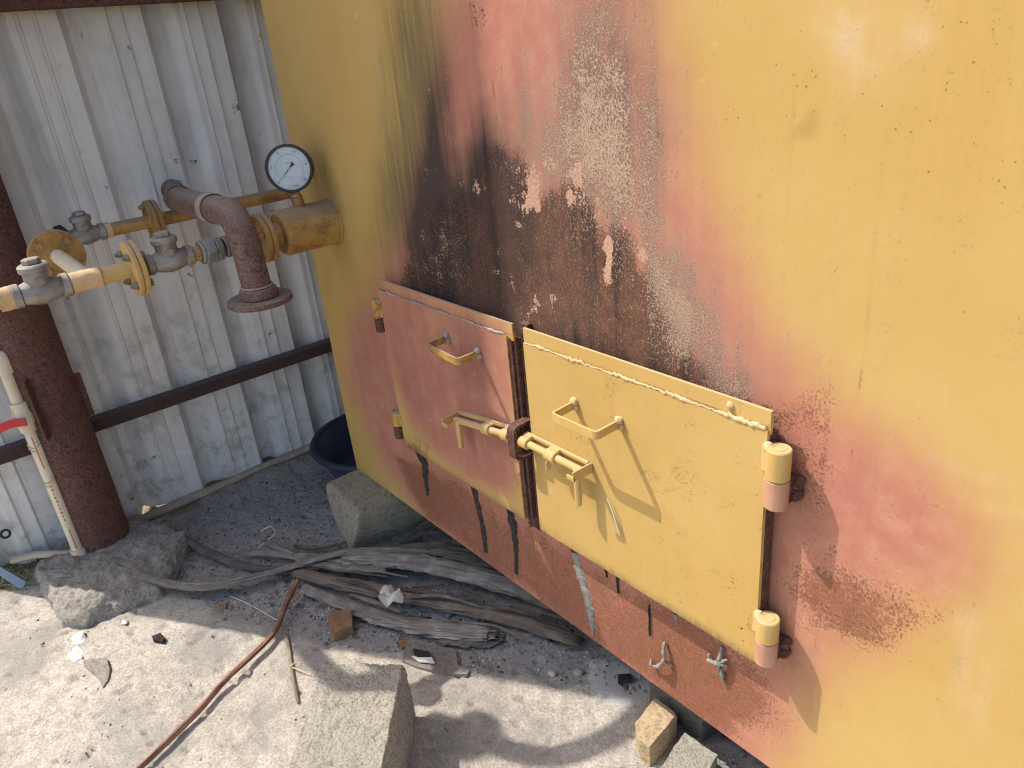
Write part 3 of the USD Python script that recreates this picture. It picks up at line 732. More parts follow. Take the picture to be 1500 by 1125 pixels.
def slide_bolt(parent, mat, x0, x1, z0, z1, xsl, xend, xpin, pinlen, flip):
    f = lambda x: z0 + (z1 - z0) * (x - x0) / (x1 - x0)
    ax = lambda x, dy=-.018, dz=0: np.array([x, YB + dy, f(x) + dz])
    a, b = min(x0, x1), max(x0, x1)
    obj('bolt_base', [box((a, YB - .0005, f(a) + .006), (b, YB - .007, f(a) + .013), .001)] if abs(z1 - z0) < .004 else [flatbar([ax(x, -.0038, .011) for x in np.linspace(a, b, 6)], .007, .0066, (0, 0, 1))], mat, parent)
    obj('bolt_rod', tube([ax(x) for x in np.linspace(a + .004, b - .004, 12)], .0068, 16), mat, parent)
    for xs_, w in xsl:
        p, q = ax(xs_ - w / 2), ax(xs_ + w / 2)
        obj('bolt_sleeve', [ring(p, q, .0070, .0115, 20), box((xs_ - w / 2, YB - .001, f(xs_) - .009), (xs_ + w / 2, YB - .016, f(xs_) + .013), .001) if False else box((xs_ - w / 2 + .001, YB - .001, f(xs_) + .004), (xs_ + w / 2 - .001, YB - .014, f(xs_) + .0125), .001)], mat, parent)
    e = ax(xend); hz = .012
    obj('end_plate', [box((xend - .002, YB - .0005, e[2] - hz * .6), (xend + .002, YB - .046, e[2] + hz), .0008), box((xend - .002 if flip else xend - .016, YB - .043, e[2] - hz * .5), (xend + .016 if flip else xend + .002, YB - .0462, e[2] + hz * .2), .0008)], mat, parent)
    p = ax(xpin, -.022)
    obj('bolt_pin', [tube([p + (0, 0, .002), p - (0, 0, .02), p - (0, 0, pinlen)], .0062, 14)], mat, parent)


slide_bolt(dl, 'shaded_bolt_paint', -.232, -.036, .176, .206, [(-.115, .024), (-.052, .022)], -.236, -.214, .062, True)
slide_bolt(dr, 'bright_yellow_paint', -.008, .158, .208, .208, [(.004, .022), (.078, .026)], .162, .146, .072, False)
obj('sleeve_tab', [box((.072, YB - .018, .180), (.0745, YB - .030, .198), .0006)], 'weld_bead', dr)

# keeper between the doors
kp = bend([(-.022, -.006, .236), (-.022, -.058, .234), (-.022, -.058, .166), (-.022, -.006, .164)], .012, 6)
obj('keeper', flatbar(dense(kp, .008), .020, .0055, (1, 0, 0)), 'dark_rust', fur, 30)
obj('gap_bar', solid_noise(box((-.027, -.0005, .0), (-.004, -.012, .43), .001), .001, 40, 2, .012), 'dark_rust', fur, 30)


def hinge(x, zt, hu, hl, r, mats, parent, wmat, pair):
    y = -.030
    hg = obj('hinge_barrel', cyl((x, y, zt - hu), (x, y, zt), r, 28, .0015), mats[0], parent)
    obj('hinge_barrel', cyl((x, y, zt - hu - .0006 - hl), (x, y, zt - hu - .0006), r * .985, 28, .0012), mats[1], fur)
    obj('hinge_pin', [ring((x, y, zt - .0004), (x, y, zt + .0007), r * .5, r * .58, 24)], mats[0], parent)
    s = -pair
    obj('hinge_leaf', [box((x + s * r * .4, -.022, zt - hu + .002), (x + s * (r + .008), -.033, zt - .001), .002), lump((x + s * (r - .002), -.031, zt - .004), .0075, 41), lump((x + s * r, -.0275, zt - .022), .0055, 42)], wmat, parent)
    obj('hinge_block', [box((x - r * .5, -.0004, zt - hu - hl + .002), (x + r * .8, -.025, zt - hu - .003), .002), lump((x - s * (r * .9), -.006, zt - hu - .012), .010, 44), lump((x - s * (r * .8), -.006, zt - hu - .03), .011, 45)], 'dark_rust', fur)


hinge(.5165, .384, .045, .044, .0165, ('bright_yellow_paint', 'pink_primer'), dr, 'weld_bead', 1)
hinge(.5165, .100, .040, .043, .0165, ('bright_yellow_paint', 'pink_primer'), dr, 'weld_bead', 1)
hinge(-.523, .380, .044, .034, .0125, ('old_yellow_paint', 'dark_rust'), dl, 'old_yellow_paint', -1)
hinge(-.523, .092, .040, .034, .0125, ('old_yellow_paint', 'dark_rust'), dl, 'old_yellow_paint', -1)


# drips of tar and mud on the lower front
def drip(path, w, mat, seed, name='drip', th=.004):
    p = dense(spline([(lambda q: (q[0], 0, q[2]))(at(u, v, 'y', 0)) for u, v in path], 14), .004); n = len(p)
    k = np.linspace(0, 1, n); Pn = np.stack([p[:, 0] * 110, p[:, 2] * 110, np.full(n, seed)], -1)
    wl = np.interp(k, np.linspace(0, 1, len(w)), w) * (.25 + 1.5 * meshkit.fbm(Pn, 4, seed)); V = []; F = []
    for i in range(n):
        for s in np.linspace(-1, 1, 7):
            sx = s * wl[i] / 2
            V.append(p[i] + [sx + .1 * wl[i] * (meshkit.noise(Pn[i] + s) - .5) + (.35 * wl[i] * (meshkit.noise(Pn[i] * 2.3 + s * 9) - .5) if abs(s) > .9 else 0), -.0012 - th * (1 - s * s) * (.3 + .9 * meshkit.noise(Pn[i] * 2 + s * 3)) + (.004 if abs(s) == 1 else 0), 0])
    for i in range(n - 1):
        for j in range(6):
            a = i * 7 + j; F += [[a, a + 1, a + 8], [a, a + 8, a + 7]]
    mm = trimesh.Trimesh(np.array(V), np.array(F)[:, ::-1], process=False)
    return obj(name, mm, mat, fur, True)


drip([(610, 655), (622, 680), (624, 700), (627, 725)], [.05, .042, .018, .007], 'tar', 1)
drip([(692, 705), (700, 740), (708, 775), (712, 808)], [.018, .022, .018, .014], 'tar', 2)
drip([(745, 738), (752, 770), (756, 800), (757, 840)], [.034, .03, .016, .008], 'tar', 3)
drip([(842, 808), (850, 840), (862, 880), (870, 930)], [.026, .030, .028, .008], 'dried_mud', 4)
drip([(888, 832), (890, 845)], [.006, .004], 'tar', 5)
drip([(905, 845), (907, 868)], [.007, .003], 'tar', 6)
drip([(990, 898), (993, 915)], [.012, .004], 'dried_mud', 7)
drip([(952, 885), (953, 930)], [.004, .003], 'tar', 8)


def cling(paths, r, seed):
    ms = []
    for k, pth in enumerate(paths):
        p = spline([(lambda q: (q[0], -.004 - dy, q[2]))(at(u, v, 'y', 0)) for u, v, dy in pth], 14)
        rr = r * (.1 + 1.5 * meshkit.fbm(p * 200 + seed, 3, seed + k)) * np.interp(np.linspace(0, 1, 14), [0, .5, 1], [.7, 1.1, .35])
        ms.append(tube(p, rr, 8))
    return ms


obj('mud_clot', cling([[(976, 938, 0), (977, 950, .006), (980, 962, .008)], [(980, 960, .006), (972, 970, .01), (960, 972, .004)], [(978, 965, .006), (986, 972, .0)], [(958, 972, .004), (957, 962, .002)]], .0042, 3), 'dried_mud', fur, True)
obj('mud_clot', cling([[(1060, 945, 0), (1059, 962, .007), (1056, 985, .004)], [(1042, 962, .006), (1056, 966, .008), (1068, 970, .004)], [(1058, 966, .008), (1070, 962, .004)], [(1060, 975, .004), (1062, 1000, 0)], [(1044, 960, .004), (1040, 955, 0)]], .0044, 9), 'dried_mud', fur, True)
obj('hanging_wire', tube(spline([(lambda q: (q[0], -.036, q[2]))(at(u, v, 'y', -.03)) for u, v in ((893, 728), (900, 745), (906, 765), (911, 782))], 12), .0011, 6), 'wire_pale', dr)

# ---------------------------------------------------------------- pipework out of the furnace front, along -y
MX, MZ = -.735, .529
run = thing('pipe_run', 'yellow pipe run with flanges and grey valves, out of the furnace front below the dial', 'pipe')
ax = lambda y, dx=0, dz=0: np.array([MX + dx, y, MZ + dz])
obj('stub', lathe([(0, 0), (0, .050), (.003, .0535), (.128, .0535), (.136, .046), (.136, 0)], ax(-.003), (0, -1, 0), 40), 'yellow_pipe_paint', run)
obj('stub_weld', ring(ax(.001), ax(-.007), .052, .057, 40), 'yellow_pipe_paint', run)
obj('stub_neck', cyl(ax(-.138), ax(-.165), .027), 'yellow_pipe_paint', run)


def flange(parent, p, q, r, mat, nb, pcd, seed=0, bore=.012, phase=.3):
    """Two ring plates face to face with bolts through them; a part with the bolts as its sub-parts."""
    p, q = np.asarray(p, float), np.asarray(q, float); d, a, b = frame_of(q - p); L = np.linalg.norm(q - p)
    fl = obj('flange', [ring(p, p + d * L * .46, bore, r), ring(p + d * L * .54, q, bore, r), ring(p + d * L * .45, p + d * L * .55, bore, r * .93)], mat, parent)
    for k in range(nb):
        t = phase + 2 * np.pi * k / nb; c_ = (np.cos(t) * a + np.sin(t) * b) * pcd
        obj('bolt', [hexbar(p + c_ - d * .009, p + c_ - d * .0006, .0085), cyl(p + c_ - d * .0006, q + c_ + d * .014, .0048, 10), hexbar(q + c_ + d * .0006, q + c_ + d * .008, .0085)], 'bolt_steel' if mat != 'yellow_pipe_paint' else 'yellow_pipe_paint', fl)
    return fl


flange(run, ax(-.166), ax(-.192), .056, 'yellow_pipe_paint', 4, .043)
obj('union', [cyl(ax(-.192), ax(-.27), .017), ring(ax(-.255), ax(-.272), .012, .024), ring(ax(-.278), ax(-.292), .012, .026), hexbar(ax(-.292), ax(-.318), .029), ring(ax(-.318), ax(-.326), .012, .026)], 'cast_metal', run)
obj('nipple', [cyl(ax(-.326), ax(-.345), .0165), hexbar(ax(-.344), ax(-.358), .024)], 'yellow_pipe_paint', run)


def check_valve(parent, c, d, s=1.0, mat='cast_metal'):
    """Swing check valve: swollen body along d, bonnet above with a hexagon cap, a round plug on its side."""
    c = np.asarray(c, float); d = np.asarray(d, float); up = np.array([0, 0, 1.0]); k = s
    body = lathe([(-.050 * k, 0), (-.050 * k, .020 * k), (-.047 * k, .0225 * k), (-.036 * k, .0225 * k), (-.033 * k, .0185 * k), (-.020 * k, .0225 * k), (0, .0265 * k), (.020 * k, .0225 * k), (.033 * k, .0185 * k), (.036 * k, .0225 * k), (.047 * k, .0225 * k), (.050 * k, .020 * k), (.050 * k, 0)], c, d, 28)
    v = obj('valve_body', [body, lathe([(0, .0225 * k), (.034 * k, .0225 * k), (.037 * k, .024 * k)], c, up, 28)], mat, parent)
    obj('bonnet', lathe([(.037 * k, .0), (.037 * k, .0255 * k), (.039 * k, .027 * k), (.048 * k, .027 * k), (.050 * k, .0255 * k), (.052 * k, .023 * k), (.052 * k, 0)], c, up, 28), mat, v)
    obj('hexagon_cap', hexbar(c + up * .052 * k, c + up * .062 * k, .0165 * k), mat, v)
    sx = np.array([1.0, 0, 0]) if abs(d[1]) > .5 else np.array([0, -1.0, 0])
    obj('side_plug', [cyl(c + up * .021 * k + sx * .018 * k, c + up * .021 * k + sx * .027 * k, .0085 * k, 18), hexbar(c + up * .021 * k + sx * .027 * k, c + up * .021 * k + sx * .0295 * k, .005 * k)], mat, v)
    return v


check_valve(run, ax(-.392), (0, 1, 0))
obj('nipple', [cyl(ax(-.440), ax(-.458), .0165)], 'yellow_pipe_paint', run)
flange(run, ax(-.452), ax(-.474), .058, 'shaded_bolt_paint', 4, .042, phase=.8)
obj('pipe', tube([ax(-.473), ax(-.52), ax(-.57), ax(-.588)], .0175), 'bright_yellow_paint', run)
obj('dusty_sleeve', solid_noise(tube(dense(np.array([ax(-.53), ax(-.588)]), .006), .0205, 18), .0022, 60, 4, .006), 'weld_bead', run, True)
check_valve(run, ax(-.640), (0, 1, 0), 1.05)
obj('dusty_sleeve', solid_noise(tube(dense(np.array([ax(-.69), ax(-.715)]), .006), .0225, 18), .0025, 60, 6, .006), 'weld_bead', run, True)
obj('pipe', tube([ax(-.692), ax(-.8), ax(-1.3)], .0175), 'bright_yellow_paint', run)
# branch to the second run
TY = -.553
obj('branch_pipe', [cyl((MX, TY, MZ), (-1.052, TY, MZ), .0170)], 'cream_plastic', run)
obj('branch_collar', solid_noise(cyl((MX - .012, TY, MZ), (MX - .05, TY, MZ), .0205, 20), .0018, 60, 3, .006), 'weld_bead', run, True)
flange(run, (-1.052, TY, MZ), (-1.074, TY, MZ), .060, 'yellow_pipe_paint', 4, .042, phase=.75)

BX = -1.258
back = thing('back_pipe_run', 'brown-yellow pipe run with small dusty valve, behind the yellow one along the ribbed wall', 'pipe')
bx = lambda y, dx=0, dz=0: np.array([BX + dx, y, MZ + dz])
obj('pipe', tube([bx(.5), bx(.1), bx(-.27)], .0180), 'yellow_pipe_paint', back)
flange(back, bx(-.262), bx(-.288), .056, 'yellow_pipe_paint', 4, .041, phase=.4)
obj('pipe', tube([bx(-.287), bx(-.34), bx(-.400)], .0175), 'yellow_pipe_paint', back)
obj('nipple', [hexbar(bx(-.385), bx(-.402), .022)], 'weld_bead', back)
check_valve(back, bx(-.450), (0, 1, 0), .98)
obj('elbow', tube(bend([bx(-.498), bx(TY), (BX + .06, TY, MZ), (-1.075, TY, MZ)], .03, 8), .0170), 'yellow_pipe_paint', back)
obj('dust_clump', [lump(bx(-.505, .012, .022), .016, 51), lump(bx(-.52, .02, .016), .012, 52)], 'tar', back)

# overhead pipe by the end of the wall: its shadow falls on the cement before the furnace
oh = thing('overhead_pipe', 'bent pipe with a flange, hung high by the end of the ribbed wall', 'pipe')
LIFT = 2.0
sh = lambda u, v, z=ZG: at(u, v, 'z', z) + SUN_DIR * LIFT * (1 + .0)
op = spline([sh(985, 985), sh(935, 1045), sh(880, 1085), sh(800, 1105), sh(735, 1095), sh(690, 1075), sh(640, 1060), sh(595, 990, -.243), sh(530, 1000, -.243), sh(480, 985, -.243), sh(440, 940)], 90)
obj('pipe', tube(op, .025, 18), 'pipe_rust', oh)
fc = sh(692, 1078); fd = (sh(660, 1062) - sh(735, 1095)); fd /= np.linalg.norm(fd)
obj('flange', ring(fc - fd * .018, fc + fd * .018, .024, .060, 36), 'pipe_rust', oh)

# ---------------------------------------------------------------- rusty elbow pipe with a flange at its foot
EX, EY, EZ = -.625, -.262, .612
rp = thing('rusty_elbow_pipe', 'thick rusty pipe turning down over the yellow run, round flange at its lower end', 'pipe')
pth = bend([(-1.41, -.165, .578), (-1.17, -.222, .588), (-1.02, -.245, .597), (EX, EY, EZ), (EX + .002, EY + .004, .438)], .075, 12)
obj('pipe', tube(dense(pth, .02), .0315, 26), 'pipe_rust', rp)
obj('end_collar', ring((-1.165, -.223, .588), (-1.135, -.228, .590), .028, .0365), 'pipe_rust', rp)
obj('collar', ring((-.815, -.2545, .605), (-.783, -.2555, .607), .028, .0350), 'grey_weld', rp)
obj('collar_gap', ring((-.7825, -.2556, .607), (-.779, -.2557, .607), .028, .0328), 'dark_rust', rp)
obj('flange', ring((EX + .002, EY + .004, .418), (EX + .002, EY + .004, .430), .028, .0700, 40), 'pipe_rust', rp)
obj('flange_hub', lathe([(0, .041), (.003, .043), (.016, .041), (.022, .037), (.024, .031)], (EX + .002, EY + .004, .4305), (0, 0, 1), 32), 'pipe_rust', rp)
obj('weld', ring((EX + .002, EY + .004, .4550), (EX + .002, EY + .004, .4585), .031, .0352, 32), 'grey_weld', rp)

# ---------------------------------------------------------------- pressure gauge
GC = np.array([-.733, -.082, .669])
gn = np.array([.80, -.575, .10]); gn /= np.linalg.norm(gn)
gu = np.array([0, 0, 1.0]) - gn * gn[2]; gu /= np.linalg.norm(gu); gr = np.cross(gu, gn)
ga = thing('pressure_gauge', 'round black pressure gauge with white dial, screwed onto the yellow stub', 'gauge')
obj('stem', [cyl(GC - gu * .052 - gn * .012, GC - gu * .068 - gn * .012, .0105), cyl(GC - gu * .062 - gn * .012, (MX, -.075, MZ + .048), .0135)], 'yellow_pipe_paint', ga)
obj('stem_nut', cyl(GC - gu * .060 - gn * .012, GC - gu * .0635 - gn * .012, .0115), 'brass_bright', ga)
obj('case', lathe([(-.034, 0), (-.034, .045), (-.030, .0505), (-.004, .0525), (.0, .0540), (.008, .0540), (.0100, .0525), (.0100, .0492), (.0085, .0480), (.002, .0478), (.002, 0)], GC, gn, 56), 'black_plastic', ga)
dial = obj('dial', lathe([(.0024, .0477), (.0026, .0475), (.0026, 0)], GC, gn, 56), 'dial_white', ga)


def on_dial(mesh2d, lift):
    V = np.array(mesh2d.vertices)
    return trimesh.Trimesh(GC + V[:, :1] * gr + V[:, 1:2] * gu + (V[:, 2:3] + lift) * gn, mesh2d.faces, process=False)


def bar2(p, q, w, t=.0003):
    p, q = np.array(p), np.array(q); d = (q - p) / np.linalg.norm(q - p); s = np.array([-d[1], d[0]]) * w / 2
    return trimesh.creation.extrude_polygon(__import__('shapely').Polygon([p + s, q + s, q - s, p - s]), t)


pol = lambda r, deg: np.array([r * math.cos(math.radians(deg)), r * math.sin(math.radians(deg))])
ticks, arc = [], []
for k in range(51):
    a = 225 - 270 * k / 50; L = .0055 if k % 10 == 0 else (.004 if k % 5 == 0 else .0022)
    ticks.append(bar2(pol(.0315, a), pol(.0315 + L, a), .0007 if k % 5 == 0 else .0004))
for k in range(60):
    arc.append(bar2(pol(.0305, 225 - 4.5 * k), pol(.0305, 225 - 4.5 * (k + 1)), .0008))
obj('scale_ticks', on_dial(trimesh.util.concatenate(ticks), .0028), 'dial_grey', dial, False)
obj('scale_arc', on_dial(trimesh.util.concatenate(arc), .0028), 'dial_grey', dial, False)
for k, tx in enumerate(('0', '2', '4', '6', '8', '10')):
    q = pol(.0405, 225 - 54 * k); t = meshkit.text_mesh(tx, .0052, .0003); c_ = t.bounds.mean(0)
    t.apply_translation([q[0] - c_[0], q[1] - c_[1], 0]); obj('numeral', on_dial(t, .0028), 'dial_black', dial, False)
for k, (tx, hh, yy_) in enumerate((('kg/cm', .0032, .0125), ('bar', .0032, -.0185))):
    t = meshkit.text_mesh(tx, hh, .0003); c_ = t.bounds.mean(0); t.apply_translation([-c_[0], yy_ - c_[1], 0]); obj('unit_lettering', on_dial(t, .0028), 'dial_grey', dial, False)
obj('maker_mark', on_dial(trimesh.util.concatenate([bar2((-.001 + .0045 * j, -.0395), (.002 + .0045 * j, -.0388), .0021) for j in range(4)]), .0028), 'dial_blue', dial, False)
obj('red_line', on_dial(bar2(pol(.034, -38), pol(.046, -38), .0009), .0030), 'dial_blue', dial, False)
nd = pol(1, 225); ns = np.array([-nd[1], nd[0]])
needle = [trimesh.creation.extrude_polygon(__import__('shapely').Polygon([nd * .032, ns * .0012, -nd * .006 + ns * .0016, -nd * .016 + ns * .0046, -nd * .016 - ns * .0046, -nd * .006 - ns * .0016, -ns * .0012]), .0008)]
obj('pointer', on_dial(trimesh.util.concatenate(needle), .0048), 'dial_black', ga, False)
obj('pointer_hub', ring(GC + gn * .0056, GC + gn * .0068, .0011, .0032, 16), 'brass_bright', ga)
obj('glass', lathe([(.0078, .0479), (.0080, .0479), (.0080, 0)], GC, gn, 56), 'gauge_glass', ga)

# ---------------------------------------------------------------- big rusty post, its plates
post = thing('rusty_post', 'thick dark rusty round steel post before the ribbed wall', 'post', loc=(-1.315, -.655, 0))
nz = 120; zz_ = np.linspace(-.41, 3.2, nz)
obj('shaft', solid_noise(tube(np.stack([np.zeros(nz), np.zeros(nz), zz_], 1), .0745, 40), .0012, 12, 2), 'dark_rust', post, True)
e1 = np.array([.55, -.83, 0]); e1 /= np.linalg.norm(e1)
obj('side_plate', move(box((.070, -.004, .03), (.100, .004, .205)), (0, 0, 0), math.atan2(-.50, .866)), 'dark_rust', post)
obj('side_plate', move(box((.070, -.005, .035), (.090, .005, .165)), (0, 0, 0), math.atan2(.98, .2)), 'dark_rust', post)

# concrete lump at its foot
fp = [(50, 848), (95, 915), (128, 918), (175, 893), (240, 875), (262, 838), (285, 795), (255, 778), (185, 770), (100, 800)]
lo = [at(u, v, 'z', ZG) for u, v in fp]; cxy = np.mean(lo, 0); P3 = []
for k, q in enumerate(lo):
    P3 += [q + [0, 0, -.04], q * .985 + cxy * .015 + [0, 0, .014 + .012 * math.sin(k * 1.7)]]; P3.append(q * .90 + cxy * .10 + [0, 0, .046 + .010 * math.sin(k * 2.6)])
lumpm = solid_noise(hull(P3), [.012, .013, .0075, .004], [7, 30, 75, 190], 4, .0065)
obj('concrete_lump', lumpm, 'lump_concrete', smooth=True, label='rough broken concrete footing around the rusty post', cat='concrete footing')

# ---------------------------------------------------------------- cream water pipe with its valve
pv = thing('water_pipe', 'cream plastic water pipe with red lever valve, upright left of the rusty post', 'water pipe', loc=(-1.285, -.728, 0))
obj('upper_pipe', tube([(0, 0, .135), (0, 0, .26)], .0165), 'cream_plastic', pv)
obj('top_socket', lathe([(.225, .0165), (.225, .0225), (.26, .0230), (.275, .0215), (.285, .015), (.287, 0)], (0, 0, 0), (0, 0, 1)), 'cream_plastic', pv)
vb = obj('valve_body', lathe([(.055, .0165), (.055, .022), (.075, .0235), (.085, .028), (.105, .028), (.118, .0235), (.14, .0235), (.142, .0165)], (0, 0, 0), (0, 0, 1)), 'cream_plastic', pv)
vd = np.array([.62, -.78, 0]); hd = np.array([-.40, -.92, -.03]); hd /= np.linalg.norm(hd)
obj('valve_stem', cyl(vd * .02 + (0, 0, .095), vd * .040 + (0, 0, .095), .011), 'red_plastic', vb)
hp = spline([vd * .044 + (0, 0, .094) - hd * .035, vd * .044 + (0, 0, .097), vd * .046 + (0, 0, .088) + hd * .05, vd * .05 + (0, 0, .083) + hd * .12, vd * .05 + (0, 0, .088) + hd * .17], 16)
obj('red_lever', [flatbar(hp, .022, .006, (0, 0, 1))], 'red_plastic', vb, 40)
obj('lower_pipe', tube([(0, 0, .057), (0, 0, -.2), (0, 0, -.345)], .0165), 'cream_plastic', pv)
obj('foot_elbow', [lathe([(-.385, 0), (-.383, .012), (-.375, .0215), (-.335, .0225), (-.335, .0165)], (0, 0, 0), (0, 0, 1)), tube(bend([(0, 0, -.36), (-.03, -.02, -.362), (-.09, -.10, -.352), (-.12, -.16, -.356)], .03), .011)], 'cream_plastic', pv)
cd = np.array([.87, -.49, 0])


def on_pipe(z0, z1, w0, w1, off=0.0):
    V, F = [], []; a0 = math.atan2(cd[1], cd[0]) + off; r = .0168
    for z in (z0, z1):
        for t in np.linspace(w0, w1, 4): V.append([r * math.cos(a0 + t), r * math.sin(a0 + t), z])
    for k in range(3): F += [[k, k + 1, k + 5], [k, k + 5, k + 4]]
    return trimesh.Trimesh(V, F, process=False)


obj('red_print', on_pipe(-.06, .04, .25, .40), 'label_ink', pv, False)
obj('red_print', on_pipe(-.33, -.26, .25, .40), 'label_ink', pv, False)
obj('red_lettering', [on_pipe(-.10 - .0125 * k, -.107 - .0125 * k, .14, .30 + .05 * (k % 3)) for k in range(11)], 'label_ink', pv, False)
for z_, k_ in ((.02, 3), (-.09, 2)):
    obj('tied_string', tube([(.018 * math.cos(t), .018 * math.sin(t), z_ - .011 * t / 6.28 + .004 * math.sin(k_ * t)) for t in np.linspace(0, 12.5, 50)], .0016, 6), 'pale_stalk', pv)

q0, q1 = np.array([-1.405, -.905, -.27]), np.array([-1.315, -.905, -.385])
obj('blue_bar', hull([q0 + [0, -.06, 0], q0 + [0, -.06, -.03], q0 + [.006, -.06, 0], q1 + [0, .03, 0], q1 + [0, .03, -.022], q1 + [.008, .03, .0], q1 + [.006, .012, -.022]]), 'blue_paint', label='blue metal bar end leaning low against the ribbed wall at far left', cat='metal bar')
obj('black_ring', trimesh.creation.torus(.011, .0035, 24, 12, transform=trimesh.transformations.translation_matrix(at(8, 782, 'x', -1.40)) @ trimesh.transformations.rotation_matrix(1.2, [0, 1, .3])), 'black_plastic', label='small black rubber ring above the blue bar', cat='ring')

# ---------------------------------------------------------------- black tub behind the furnace corner
tub = thing('plastic_tub', 'dark blue-black round plastic tub half hidden behind the furnace corner', 'tub', loc=(-1.075, .175, 0))
TR, TZ = .215, -.255
obj('shell', lathe([(-.395, 0), (-.395, TR * .72), (-.39, TR * .74), (TZ - .012, TR * .97), (TZ - .012, TR * .955), (-.383, TR * .72), (-.383, 0)], (0, 0, 0), (0, 0, 1), 56), 'tub_plastic', tub)
obj('rim', lathe([(TZ - .014, TR * .965), (TZ - .018, TR * 1.03), (TZ - .010, TR * 1.05), (TZ, TR * 1.02), (TZ - .002, TR * .965), (TZ - .014, TR * .955)], (0, 0, 0), (0, 0, 1), 56), 'tub_plastic', tub)

# ---------------------------------------------------------------- stones that carry the furnace
obj('support_stone', solid_noise(hull([(-.895, -.098, -.2415), (-.700, -.104, -.2415), (-.695, .26, -.2415), (-.90, .26, -.2415), (-.905, -.104, -.265), (-.699, -.108, -.26), (-.885, -.108, -.345), (-.765, -.128, -.43), (-.83, -.11, -.43), (-.70, .26, -.43), (-.90, .26, -.43), (-.69, .26, -.3)]), [.004, .002], [9, 50], 3, .012), 'corner_stone', smooth=True,
    label='grey-green dressed stone block under the left front corner of the furnace', cat='stone block', group=None)
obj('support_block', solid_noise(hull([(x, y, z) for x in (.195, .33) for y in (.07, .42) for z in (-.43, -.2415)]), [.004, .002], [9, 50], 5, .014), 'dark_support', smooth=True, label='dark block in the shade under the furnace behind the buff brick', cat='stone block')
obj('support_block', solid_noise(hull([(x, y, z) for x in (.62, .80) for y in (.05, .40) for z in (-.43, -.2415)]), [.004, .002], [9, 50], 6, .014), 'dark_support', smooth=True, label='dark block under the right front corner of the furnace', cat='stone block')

# foreground rough block
zt_ = -.243
R_, L_, N_ = at(591, 972, 'z', zt_), at(472, 972, 'z', zt_), at(562, 1112, 'z', zt_)
Fa = L_ + (N_ - R_)
e_ = (N_ - R_) / np.linalg.norm(N_ - R_); N2, F2 = N_ + e_ * .06, Fa + e_ * .06
top = [R_, L_, F2, N2]; cc = np.mean(top, 0)
blk = hull([p_ * .985 + cc * .015 + [0, 0, .0] for p_ in top] + [[p_[0], p_[1], zt_ - .012] for p_ in top] + [[*(p_[:2] * 1.03 - cc[:2] * .03), ZG - .02] for p_ in top])
obj('rough_block', solid_noise(blk, [.006, .0045, .0045], [10, 55, 200], 8, .0034), 'rough_block', smooth=True, label='large grainy pale concrete block in the foreground, upper face in the sun', cat='concrete block')


def piece(name, pts, z0, th, mat, amp, sc, seed, label, cat, edge=.006, tilt=0, group=None):
    """A flat-lying fragment whose outline is given on the ground."""
    q = [at(u, v, 'z', ZG) for u, v in pts]; c_ = np.mean(q, 0); base = gz(c_[0], c_[1]) + z0
    import shapely
    pg = shapely.Polygon([(a[0] - c_[0], a[1] - c_[1]) for a in q]).buffer(0)
    mm = trimesh.creation.extrude_polygon(pg, th); mm = move(mm, (c_[0], c_[1], base), 0, tilt, tilt * .6)
    if amp: mm = solid_noise(mm, amp, sc, seed, edge)
    return obj(name, mm, mat, smooth=40, label=label, cat=cat, group=group)


piece('brick_fragment', [(484, 905), (516, 900), (518, 925), (490, 937), (484, 928)], -.004, .032, 'clay_brick', [.003, .0015], [30, 120], 3, 'small broken red-brown brick lump on the cinders', 'brick')
piece('flat_stone', [(590, 972), (596, 942), (668, 955), (672, 978), (688, 986), (685, 992), (650, 990), (610, 980)], .0, .012, 'flat_stone', [.0016, .001], [30, 120], 5, 'flat grey stone slab with white flakes beside the foreground block', 'stone')
piece('stone_flake', [(604, 968), (634, 970), (638, 978), (615, 976)], .013, .003, 'paper_white', [.001], [60], 8, 'whitish flake lying on the flat grey stone', 'flake', .004, .05)
piece('charcoal_piece', [(606, 958), (630, 962), (632, 970), (612, 970)], .012, .008, 'charcoal', [.002], [60], 9, 'black charcoal piece lying on the flat grey stone', 'charcoal', .004)
piece('pottery_shard', [(124, 972), (158, 968), (163, 985), (160, 1000), (152, 1010), (144, 995), (126, 980)], .002, .007, 'grey_shard', [.0008], [60], 4, 'flat grey pointed shard lying on the pale cement at left', 'shard', .005, .05)
piece('buff_brick', [(931, 1088), (960, 1048), (990, 1075), (952, 1122), (938, 1112)], .0, .060, 'buff_brick', [.006, .003], [25, 110], 6, 'chipped buff brick under the furnace edge at bottom right', 'brick', .007)
piece('cement_slab_piece', [(965, 1150), (1003, 1094), (1050, 1128), (1020, 1190)], .0, .045, 'rough_block', [.004, .002], [25, 110], 7, 'pale cement chunk at the bottom edge under the furnace, right of the buff brick', 'concrete chunk', .007)
piece('small_pebble', [(224, 936), (236, 932), (243, 938), (240, 944), (226, 942)], -.002, .013, 'charcoal', [.003], [60], 2, 'small dark grey pebble alone on the sunlit cement', 'pebble', .004)
piece('orange_chip', [(318, 884), (332, 882), (330, 890), (321, 892)], .001, .006, 'clay_brick', [.001], [60], 6, 'tiny orange-brown chip on the grey ash below the curved bark strip', 'chip', .004)
piece('rusty_chip', [(584, 940), (596, 936), (597, 946), (588, 950)], .001, .008, 'clay_brick', [.002], [60], 7, 'small rust-brown chip on the ash above the flat stone', 'chip', .004)
piece('charred_chip', [(905, 993), (925, 990), (926, 999), (906, 1001)], .006, .012, 'charcoal', [.003], [60], 12, 'black charred chip at the edge of the white ash heap', 'charcoal', .004)


